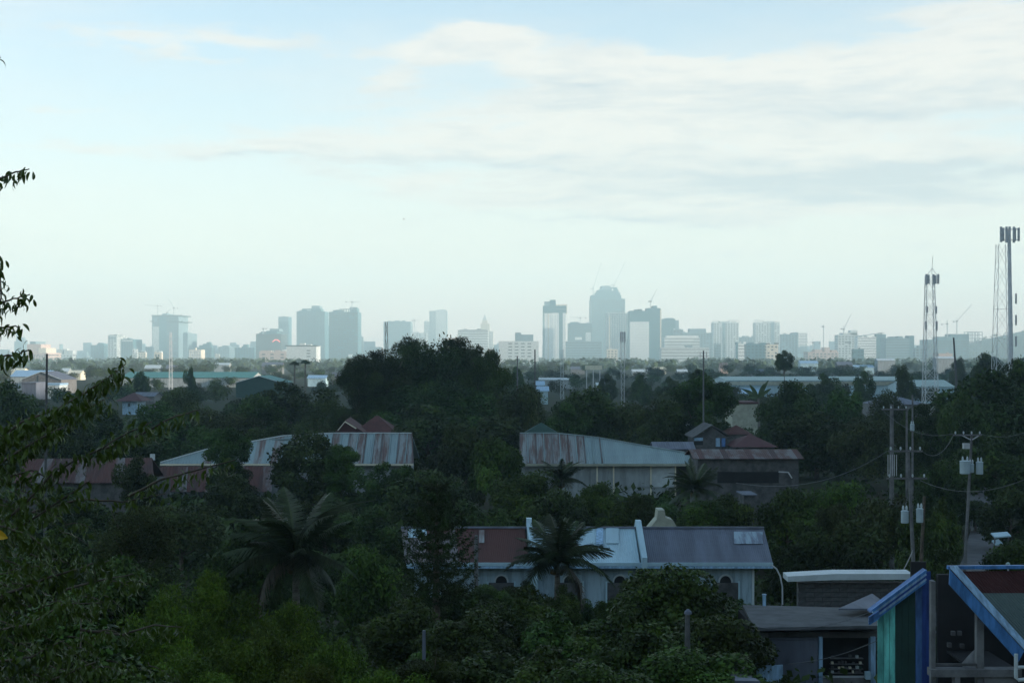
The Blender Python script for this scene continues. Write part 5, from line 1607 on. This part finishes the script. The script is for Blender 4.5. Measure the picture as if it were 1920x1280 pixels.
# ------------------------------------------------------------ poles, masts, wires
def upole(x, yt, yb, D, label, lean=0, r=.1, arms=(), pots=(), m=None, name='utility_pole', cat='utility pole'):
    b = P(x + lean, yb, D)
    tp = P(x, yt, D)
    g = gz(b.x, D)
    t = thing(name, label, cat, (b.x, D, g))
    k = (tp.x - b.x) / max(.1, tp.z - b.z)
    MB().tube([(b.x - k * (b.z - g), D, g - .2), tp], [r * 1.25, r * .8], 10).part('pole', m or M_conc, t)
    for (x0, x1, y, *dd) in arms:
        dy = dd[0] if dd else -.2
        p, q = P(x0, y, D), P(x1, y, D)
        a = MB().beam((p.x, D + dy, p.z), (q.x, D + dy, q.z), .08, .1).part('crossarm', M_conc, t)
        n = 4 if x1 - x0 > 30 else 2
        for i in range(n):
            xx = p.x + (q.x - p.x) * (i + .25) / (n - .5)
            MB().tube([(xx, D + dy, p.z + .06), (xx, D + dy, p.z + .14), (xx, D + dy, p.z + .24)], [.03, .06, .035], 6).part('insulator', M_whitep, a)
    for (cx, y0, y1, w) in pots:
        p, q = P(cx, y0, D), P(cx, y1, D)
        rr = w / 2 / F * D
        yy = D - r - rr * .9
        tk_ = MB().tube([(q.x, yy, q.z), (q.x, yy, q.z + .02), (p.x, yy, p.z - .06), (p.x, yy, p.z - .05)], [rr * .92, rr, rr, rr * 1.12], 14).part('transformer', M_trafo, t, smooth=False)
        MB().tube([(p.x, yy, p.z - .05), (p.x, yy, p.z + .0)], [rr * 1.12, rr * .7], 14).part('lid', M_trafo, tk_)
        for s in (-1, 1):
            MB().tube([(p.x + s * rr * .45, yy, p.z), (p.x + s * rr * .45, yy, p.z + .12), (p.x + s * rr * .45, yy, p.z + .26)], [.05, .07, .03], 7).part('bushing', M_whitep, tk_)
    return t


p3 = upole(1822, 812, 1000, 100, 'utility pole with three grey transformers and one crossarm near the right edge', lean=-10, arms=[(1786, 1839, 815)], pots=[(1806, 862, 887, 19), (1819, 868, 885, 10), (1834, 864, 888, 13)])
mb = MB()
mb.beam(P(1804, 816, 99.8), P(1820, 824, 99.8), .06)
mb.beam(P(1836, 816, 99.8), P(1823, 824, 99.8), .06)
mb.part('arm_brace', M_steel, p3)
bx = P(1811, 835, 99.7)
MB().box(bx.x - .2, bx.x + .2, 99.5, 99.8, bx.z - .2, bx.z + .15).part('fuse_box', M_steel, p3)
upole(1703, 848, 1080, 86, 'leaning utility pole with two pale transformers above the board house', lean=11, arms=[(1664, 1728, 845), (1664, 1740, 897, .2)], pots=[(1694, 955, 979, 14), (1722, 951, 978, 13)])
upole(1733, 930, 1075, 88, 'bare brown wooden post right beside the leaning transformer pole', lean=-7, m=M_bark, name='wooden_post', cat='post')
p4 = upole(1672, 758, 930, 118, 'double pole frame with a long crossarm above the leaning transformer pole', arms=[(1652, 1701, 767)], r=.17)
MB().tube([(P(1700, 0, 118).x, 118, 0), P(1700, 768, 118)], [.1, .08], 8).part('side_post', M_conc, p4)
for k in range(5):
    MB().beam(P(1665 + k * 4, 852, 85.7), P(1665 + k * 4, 892, 85.7), .035).part('hanging_cable', M_steel, p4)
upole(1711, 740, 900, 150, 'distant utility pole with a single pale transformer behind the double pole frame', pots=[(1709, 794, 807, 8)], r=.1)
upole(1003, 655, 740, 250, 'dark slim pole beside the tall feathery clump', r=.13, m=M_dsteel)
upole(970, 667, 720, 330, 'short dark pole left of the slim one, near the blue dome tree', r=.16, m=M_dsteel)
upole(88, 663, 850, 128, 'tall pale pole rising from the trees at the far left', lean=-2, r=.11, m=M_concd)
upole(1788, 633, 730, 210, 'dark leaning pole beside the huge dark tree', lean=6, r=.14, m=M_dsteel)
upole(893, 1003, 1110, 84, 'grey pole in front of the rusty chapel roof', r=.12, arms=())
pa = upole(1319, 657, 720, 215, 'dark antenna pole rising out of the round tree with limbs', r=.12, m=M_dsteel)
for i, (a, b) in enumerate(((1313, 660), (1325, 659))):
    MB().tube([P(a, b, 215), P(a, b + 14, 215)], .05, 6).part('antenna_rod', M_steel, pa)
    MB().beam(P(a, b + 8, 215), P(1319, b + 8, 215), .06).part('bracket', M_steel, pa)
upole(1289, 1152, 1230, 50, 'short grey concrete post with a pale cap among the dark glossy trees', r=.1, m=M_concd)
capo = thing('post_cap', 'pale rounded cap resting on the short grey post', 'lamp', P(1290, 1150, 49.9))
MB().tube([P(1290, 1150, 49.9), P(1290, 1146, 49.9), P(1290, 1141, 49.9)], [.13, .12, .04], 10).part('cap_shell', M_greyroof, capo)
upole(795, 1181, 1225, 42, 'short bluish post rising from the green trees at the lower centre', r=.055, m=M_greyroof, name='short_post', cat='post')
upole(8, 1203, 1275, 40, 'dark pole with a pale crossarm at the lower left edge', r=.1, arms=[(-6, 24, 1209)], m=M_dsteel)


def lattice(x0t, x1t, yt, x0b, x1b, yb, D, label, w=.09, bays=12, m=None, name='lattice_mast'):
    """square lattice mast"""
    m = m or M_mast
    pt0, pt1, pb0, pb1 = P(x0t, yt, D), P(x1t, yt, D), P(x0b, yb, D), P(x1b, yb, D)
    k = (pb0.z) / (pt0.z - pb0.z)
    g = gz((pb0.x + pb1.x) / 2, D)
    ex = (pb0.z - g) / (pt0.z - pb0.z)
    xb0, xb1 = pb0.x + (pb0.x - pt0.x) * ex, pb1.x + (pb1.x - pt1.x) * ex
    ct, cb = (pt0.x + pt1.x) / 2, (xb0 + xb1) / 2
    ht, hb = (pt1.x - pt0.x) / 2, (xb1 - xb0) / 2
    t = thing(name, label, 'radio mast', (cb, D + hb, g))
    def corner(u, sx, sy):
        h = hb + (ht - hb) * u
        return Vector((cb + (ct - cb) * u + sx * h, D + hb + sy * h, g + (pt0.z - g) * u))
    for sx, sy in ((-1, -1), (1, -1), (1, 1), (-1, 1)):
        MB().beam(corner(0, sx, sy), corner(1, sx, sy), w * 1.4).part('leg', m, t)
    cs = [(-1, -1), (1, -1), (1, 1), (-1, 1)]
    us = [1 - (1 - i / bays) ** 1.0 for i in range(bays + 1)]
    for i in range(bays):
        for j in range(4):
            a, b = cs[j], cs[(j + 1) % 4]
            MB().beam(corner(us[i], *a), corner(us[i + 1], *b), w * .7).part('brace', m, t)
            MB().beam(corner(us[i], *b), corner(us[i + 1], *a), w * .7).part('brace', m, t)
            if i % 3 == 0:
                MB().beam(corner(us[i], *a), corner(us[i], *b), w * .8).part('strut', m, t)
    return t, corner


# near lattice mast
t, cor = lattice(1740, 1754, 516, 1736, 1760, 730, 350, 'red-free pale lattice mast with panel antennas at its top, right of centre')
t['label'] = 'slender pale lattice mast with panel antennas around its top'
for (a, y0, y1) in ((1737, 514, 534), (1741, 515, 532), (1750, 514, 534), (1754, 516, 532), (1759, 514, 532)):
    q, p = P(a, y1, 349.4), P(a, y0, 349.4)
    MB().box(p.x - .2, p.x + .2, 349.1, 349.6, q.z, p.z).part('panel_antenna', M_steel, t)
for (a, y0, y1) in ((1738, 574, 586), (1755, 574, 588), (1736, 602, 618), (1756, 602, 620)):
    q, p = P(a, y1, 349.4), P(a, y0, 349.4)
    MB().box(p.x - .18, p.x + .18, 349.1, 349.5, q.z, p.z).part('panel_antenna', M_steel, t)
MB().beam(P(1747, 514, 351), P(1749, 480, 351), .08).part('lightning_rod', M_steel, t)
mb = MB()
mb.beam(P(1738, 516, 350), P(1748, 503, 351), .08)
mb.beam(P(1757, 516, 350), P(1748, 503, 351), .08)
mb.part('top_frame', M_steel, t)

# edge monopole and lattice
t = thing('monopole_mast', 'thick grey monopole crowned with a ring of tall antennas near the edge', 'radio mast', (P(1893, 0, 300).x, 300, gz(P(1893, 0, 300).x, 300)))
MB().tube([(P(1895, 0, 300).x, 300, gz(96, 300)), P(1895, 640, 300), P(1892, 430, 300)], [.55, .45, .32], 12).part('pole', M_mast, t)
for (a, y0, y1, dy) in ((1877, 425, 454, -1), (1881, 427, 452, 1), (1887, 425, 455, -1.6), (1893, 425, 456, -1.8), (1901, 425, 455, -1), (1903, 427, 452, 1), (1910, 427, 452, 0)):
    q, p = P(a, y1, 300 + dy), P(a, y0, 300 + dy)
    MB().box(p.x - .2, p.x + .2, 300 + dy - .15, 300 + dy + .15, q.z, p.z).part('panel_antenna', M_steel, t)
mb = MB()
for y in (430, 450):
    for k in range(10):
        a0, a1 = k * .628, (k + 1) * .628
        c = P(1893, y, 300)
        mb.beam((c.x + 1.75 * math.cos(a0), 300 + 1.5 * math.sin(a0), c.z), (c.x + 1.75 * math.cos(a1), 300 + 1.5 * math.sin(a1), c.z), .08)
mb.part('antenna_ring', M_steel, t)
for y in (560, 600, 640):
    q = P(1904, y, 300)
    MB().box(q.x - .12, q.x + .12, 299.5, 299.9, q.z - 1, q.z + 1).part('side_antenna', M_steel, t)
lattice(1876, 1894, 456, 1870, 1900, 680, 315, 'thin lattice mast standing right behind the thick monopole', w=.06, bays=9)
t, _ = lattice(1164, 1172, 622, 1165, 1171, 730, 500, 'hair thin mast with dark antennas in front of the white gridded tower', w=.06, bays=14, m=M_steel)
for a in (1164, 1167.5, 1171.5):
    q, p = P(a, 641, 499), P(a, 622, 499)
    MB().box(p.x - .22, p.x + .22, 498.8, 499.2, q.z, p.z).part('panel_antenna', M_steel, t)
lattice(722, 726, 603, 722, 727, 650, 420, 'dark thin mast poking out of the top of the feathery clump', w=.06, bays=6, m=M_dsteel)
lattice(1052, 1056, 655, 1051, 1057, 730, 620, 'pale narrow mast below the tall white tower', w=.08, bays=8, m=M_whitep)
lattice(318, 321, 622, 317, 322, 690, 800, 'faint thin mast in front of the unfinished tower with safety decks', w=.08, bays=8)

# lit cream hoarding and small roofs in the middle distance
t = thing('billboard', 'bright cream hoarding catching the sun below the tallest tower', 'hoarding', (P(1112, 0, 700).x, 700, 0))
p, q = P(1097, 685, 700), P(1128, 693, 700)
MB().box(p.x, q.x, 700, 700.4, q.z, p.z).part('panel', M_cream, t)
MB().box(q.x, q.x + .3, 700, 706, q.z, p.z).part('end_panel', M_cream, t)
for f in (.1, .5, .9):
    MB().beam((p.x + (q.x - p.x) * f, 700.8, 0), (p.x + (q.x - p.x) * f, 700.8, q.z), .4).part('post', M_steel, t)
small = [(1010, 1075, 708, 712, 560, 'white', 'long thin white roof edge in front of the blue dome tree'), (1004, 1022, 714, 722, 420, 'blue', 'small light blue roof beside the dark slim pole'),
         (1006, 1030, 724, 733, 380, 'blue', 'second blue roof lower beside the dark slim pole'), (1118, 1142, 717, 722, 440, 'white', 'small white roof behind the dark round tree'),
         (1070, 1098, 687, 692, 760, 'grey', 'low grey shed left of the bright hoarding'), (1185, 1225, 692, 697, 740, 'white', 'long pale roof right of the thin mast'),
         (1225, 1250, 688, 692, 820, 'cream', 'small cream roof in the haze beyond the dome trees'), (1270, 1290, 692, 697, 700, 'white', 'little white house left of the antenna pole'),
         (1350, 1366, 680, 690, 480, 'pink', 'pinkish gable wall right of the antenna pole'), (1500, 1535, 676, 681, 800, 'blue', 'pale blue roof right of the lone round headed tree'),
         (1570, 1600, 678, 684, 700, 'grey', 'grey shed roof behind the warehouse trees'), (1645, 1680, 672, 676, 820, 'white', 'long pale roof under the long banded block'),
         (270, 300, 684, 690, 700, 'white', 'white gabled roof between small dark trees'),
         (310, 330, 684, 690, 760, 'grey', 'grey gabled roof right of the white gabled one'), (130, 152, 694, 700, 480, 'cream', 'cream box house right of the gabled white house'),
         (112, 128, 690, 697, 560, 'white', 'thin bright wall right of the tall pale pole'), 
         (490, 530, 679, 686, 680, 'grey', 'curved grey hall roof left of the umbrella trees'), (620, 655, 698, 706, 430, 'grey', 'grey roof at the foot of the tall feathery clump'),
         (575, 612, 703, 709, 400, 'blue', 'blue roof with a pale edge left of the feathery clump'), (505, 515, 684, 692, 560, 'cream', 'tiny bright cream gable near the grey hall'),
         (1600, 1640, 684, 689, 620, 'blue', 'pale blue roof behind the dark spreading tree'), (1755, 1790, 668, 672, 560, 'white', 'tiny white roof beside the leaning pole'),
         (1410, 1450, 692, 697, 500, 'grey', 'dim roof below the lone round headed tree'), (20, 45, 690, 694, 520, 'cream', 'bright cream roofs behind the faded blue roof'),
         (400, 430, 680, 684, 820, 'white', 'white roof strip below the long low office block')]
cm_ = {'white': (M_whitep, M_white), 'blue': (M_bluepale, M_zincb), 'grey': (M_greyroof, M_conc), 'cream': (M_cream, M_cream), 'pink': (M_rustm, M_t['pink'])}
for (a, b, y0, y1, D, c, lab) in small:
    D = min(12.3 * F / max(y1 - HY, 14), 1500)
    house('small_house', lab, a, b, y0, y1, D, 14, cm_[c][0], cm_[c][1], 'x', ov=.5, sheets=3)


# wires strung between poles
def wire(p, q, sag, label, r=.013):
    p, q = Vector(p), Vector(q)
    pts = [p.lerp(q, i / 12) - Vector((0, 0, sag * 4 * (i / 12) * (1 - i / 12))) for i in range(13)]
    top_mesh(MB().tube(pts, r, 4), 'overhead_wire', M_dsteel, label, 'wire', base=p)
wire(P(1786, 813, 99.8), P(1652, 765, 118), .8, 'thin wire from the three transformer pole to the double pole frame')
wire(P(1839, 813, 99.8), P(1960, 790, 92), .5, 'thin wire running off the picture from the three transformer pole')
wire(P(1728, 845, 85.8), P(1788, 815, 99.8), .7, 'thin wire between the two transformer poles')
wire(P(1725, 900, 86), P(1960, 880, 70), .8, 'sagging wire passing the pole with three transformers')
wire(P(1664, 845, 85.8), P(1380, 905, 70), .8, 'long wire sloping from the leaning pole over the green trees')
wire(P(1712, 1030, 86), P(1690, 1075, 80), .05, 'short guy wire at the foot of the leaning transformer pole', .03)
wire(P(1478, 1244, 54), P(1645, 1200, 52), .15, 'dark wire crossing the shop front')
wire(P(1420, 1175, 55), P(1640, 1143, 54), .3, 'dark wire crossing above the shop roof')
wire(P(88, 1248, 36), P(150, 1285, 34), .05, 'pale wire slanting down at the lower left')
wire(P(8, 1209, 40), P(150, 1300, 44), .2, 'wire leaving the dark pole at the lower left edge')

bird = thing('bird', 'tiny dark bird flying in the open sky left of centre', 'bird', P(757, 411, 260))
MB().tube([P(755.6, 411.2, 260), P(757, 411, 260), P(758.6, 410.8, 260)], [.02, .07, .01], 6).part('body', M_dark, bird)
for s_ in (-1, 1):
    MB().slab([P(756.4, 411, 260), P(757.4, 411, 260), P(757 + s_ * 1.6, 409.8, 260 + s_ * .3)], (0, 0, .02)).part('wing', M_dark, bird)

# ------------------------------------------------------------ near tree at the left edge
def blade(ln, w, bend, fold=.25):
    vs = []
    n = 5
    for i in range(n + 1):
        t_ = i / n
        ww = w * math.sin(math.pi * min(.985, .05 + t_ * .95)) ** .8
        x = ln * t_ * math.cos(bend * t_)
        z = -ln * t_ * math.sin(bend * t_)
        vs += [(x, -ww / 2, z + fold * ww / 2), (x, 0, z), (x, ww / 2, z + fold * ww / 2)]
    fs = []
    for i in range(n):
        for k in range(2):
            fs.append((i * 3 + k, i * 3 + k + 1, i * 3 + 4 + k, i * 3 + 3 + k))
    return vs, fs


M_nleaf = mat('glossy_leaf', (.06, .095, .012), .4, .3, 5, spec=.32, trans=.22)
M_nleafd = mat('dark_glossy_leaf', (.034, .055, .011), .36, .3, 5, spec=.34, trans=.15)
LV = []
for (ln, w, bd_) in ((.105, .036, .9), (.12, .04, .6), (.09, .034, 1.2)):
    for m in (M_nleaf, M_nleafd):
        vs, fs = blade(ln, w, bd_)
        me = bpy.data.meshes.new('leaf')
        me.from_pydata(vs, [], fs)
        me.materials.append(m)
        me.polygons.foreach_set('use_smooth', [True] * len(me.polygons))
        LV.append(me)
ND = 12.5
nb_ = P(-190, 0, ND)
ng = gz(nb_.x, ND)
nt_ = thing('glossy_leaved_tree', 'near tree at the left edge with drooping glossy leaves on thin branches', 'tree', (nb_.x, ND, ng))
org = ORG[nt_.name]
MB().tube([(nb_.x, ND, ng - .2), (nb_.x + .1, ND, ng + 3), P(-170, 900, ND), P(-150, 500, ND), P(-110, 150, ND), P(-90, -60, ND)], [.17, .15, .12, .10, .06, .03], 10).part('trunk', M_bark, nt_, smooth=True)
BR = [  # branch polylines in photo pixels, distance, leaf spacing in px, leaf scale
    ([(-150, 1050), (-30, 1010), (40, 950), (105, 880), (180, 845), (240, 812), (285, 790)], 12.6, 9, .95),
    ([(-120, 900), (-40, 860), (40, 790), (110, 765), (170, 728), (215, 700), (236, 682)], 12.2, 4.2, .95),
    ([(-60, 820), (20, 800), (90, 790), (150, 770), (205, 745)], 12.8, 5, 1.0),
    ([(-20, 880), (60, 830), (120, 800)], 12.0, 6, 1.0),
    ([(-140, 420), (-50, 360), (0, 335), (30, 322), (55, 317)], 12.3, 4, .75),
    ([(-130, 650), (-50, 600), (-5, 572), (25, 560), (56, 552)], 12.3, 4, .85),
    ([(-130, 700), (-60, 650), (-10, 615), (20, 612), (38, 612)], 12.5, 4, .8),
    ([(-120, 740), (-40, 690), (0, 668), (30, 665), (55, 655)], 12.1, 4.5, .95),
    ([(-100, 200), (-40, 130), (0, 108)], 12.4, 5, .8),
    ([(-110, 560), (-40, 500), (4, 484)], 12.4, 5, .8),
    ([(-60, 700), (-20, 640), (2, 560), (0, 500)], 12.6, 7, .8),
    ([(-140, 1090), (0, 1010), (80, 960), (140, 920), (170, 900)], 12.9, 6, 1.0),
    ([(180, 845), (230, 830), (290, 800), (330, 780), (375, 768)], 13.2, 5, .85),
    ([(240, 930), (300, 900), (370, 880), (440, 862)], 13.6, 5.5, .85),
    ([(-100, 1150), (20, 1110), (100, 1080), (160, 1060), (205, 1050)], 12.6, 6, 1.05),
    ([(-120, 1200), (0, 1180), (60, 1170), (120, 1130), (190, 1130)], 12.2, 6, 1.05),
    ([(-120, 1290), (0, 1240), (60, 1230), (120, 1200)], 12.0, 5.5, 1.1),
    ([(-60, 1320), (60, 1290), (120, 1265), (180, 1240)], 12.4, 5.5, 1.05),
    ([(-100, 1010), (0, 985), (50, 1000), (90, 1030)], 12.2, 6.5, 1.0),
    ([(-100, 940), (0, 900), (60, 880), (110, 905)], 12.8, 6, .95),
    ([(60, 960), (150, 935), (230, 940), (310, 925)], 13.6, 7, .8),
    ([(100, 1110), (180, 1090), (250, 1075)], 13.4, 6, .9),
    ([(150, 1180), (230, 1190), (290, 1170), (340, 1175)], 13.6, 7, .9),
]
cnt = 0
svs, sfs = [], []
rr = random.Random(21)
items = []
for bi, (pl, D, sp, sc) in enumerate(BR):
    pts = [P(x, y, D) for x, y in pl]
    fine = []
    for a, b in zip(pts, pts[1:]):
        for k in range(4):
            fine.append(a.lerp(b, k / 4) + Vector((0, 0, .006 * rr.uniform(-1, 1))))
    fine.append(pts[-1])
    n = len(fine)
    MB().tube(fine, [.012 * (1 - .8 * i / n) + .0015 for i in range(n)], 6).part('branch', M_bark, nt_, smooth=True)
    d_along = 0
    for (a, b) in zip(pl, pl[1:]):
        seg = math.hypot(b[0] - a[0], b[1] - a[1])
        k = 0
        while k < seg:
            t_ = k / seg
            x, y = a[0] + (b[0] - a[0]) * t_, a[1] + (b[1] - a[1]) * t_
            if x > -45 and y < 1320:
                for _ in range(2 if bi in (0, 1, 2, 3, 14, 15, 16, 17, 18, 19) else 1):
                    items.append((x + rr.gauss(0, 7), y + rr.gauss(4, 9 if sc > .9 else 6), D + rr.uniform(-.2, .2), 0, sc))
            k += sp * .5 * rr.uniform(.6, 1.2)
for k in range(95):
    x0 = -40 + abs(rr.gauss(0, 115))
    y0 = rr.uniform(915, 1290)
    D = rr.uniform(12.4, 14.5)
    a = rr.uniform(-.5, 1.0)
    q = [P(x0 + 14 * j, y0 - 14 * j * a * .6 + j * j * 2, D) for j in range(5)]
    MB().tube(q, [.006, .005, .004, .003, .002], 5).part('twig', M_bark, nt_)
    for j in range(15):
        t_ = rr.random()
        items.append((x0 + 56 * t_ + rr.gauss(0, 3), y0 - 56 * t_ * a * .6 + rr.uniform(0, 16), D + rr.uniform(-.1, .1), 0, rr.uniform(.8, 1.1) * .9))
items.sort(key=lambda q: -q[4] if q[0] > 0 else 10)
for i, (x, y, D, ang, sc) in enumerate(items):
    p = P(x, y, D)
    yaw = rr.uniform(0, 6.28) if rr.random() < .45 else rr.choice([0, math.pi]) + rr.uniform(-.7, .7)
    rot = Matrix.Rotation(yaw, 4, 'Z') @ Matrix.Rotation(rr.uniform(.05, 1.25), 4, 'Y') @ Matrix.Rotation(rr.uniform(-.9, .9), 4, 'X')
    s = sc * rr.uniform(.65, 1.1)
    me = rr.choice(LV)
    if i < 300:
        o = bpy.data.objects.new('leaf', me)
        link(o, nt_)
        o.matrix_local = Matrix.Translation(p - org) @ rot @ Matrix.Scale(s, 4)
    else:
        vs, fs = blade(.105 * s, .037 * s, .9)
        k = len(svs)
        svs += [tuple(rot.to_3x3() @ Vector(v) + p - org) for v in vs]
        sfs += [tuple(q + k for q in f) for f in fs]
me = bpy.data.meshes.new('foliage')
me.from_pydata(svs, [], sfs)
me.materials.append(M_nleaf)
o = link(bpy.data.objects.new('foliage', me), nt_)
o['kind'] = 'stuff'
# one turned leaf
vs, fs = blade(.15, .075, .4)
me = bpy.data.meshes.new('yellow_leaf')
me.from_pydata(vs, [], fs)
me.materials.append(M_yellow)
o = link(bpy.data.objects.new('leaf', me), nt_)
o.matrix_local = Matrix.Translation(P(-22, 996, 11.6) - org) @ Matrix.Rotation(.3, 4, 'Y') @ Matrix.Rotation(1.3, 4, 'X')
o['label'] = 'single orange yellow leaf'

# leafy shrubs of broad leaves at the lower left, behind the near twigs
tree(70, 1085, 150, 22, 'near', 'broad leaved tree filling the lower left corner', .8)
tree(150, 1190, 120, 18, 'near', 'nearest broad leaved bush at the lower left corner', .8)

# ------------------------------------------------------------ humid air
hb_ = MB().box(-5300, 5300, -950, 8100, -3, 430)
hm = bpy.data.materials.new('haze_air')
hm.use_nodes = True
hn = hm.node_tree
hn.nodes.clear()
ho = hn.nodes.new('ShaderNodeOutputMaterial')
hv = hn.nodes.new('ShaderNodeVolumePrincipled')
hv.inputs['Density'].default_value = 1.7e-4
hv.inputs['Color'].default_value = (.70, .94, 1.0, 1)
hn.links.new(hv.outputs[0], ho.inputs['Volume'])
hz_o = hb_.part('haze', hm)
hz_o['kind'] = 'stuff'
tag(hz_o, 'thin pale haze over the whole town', 'haze')
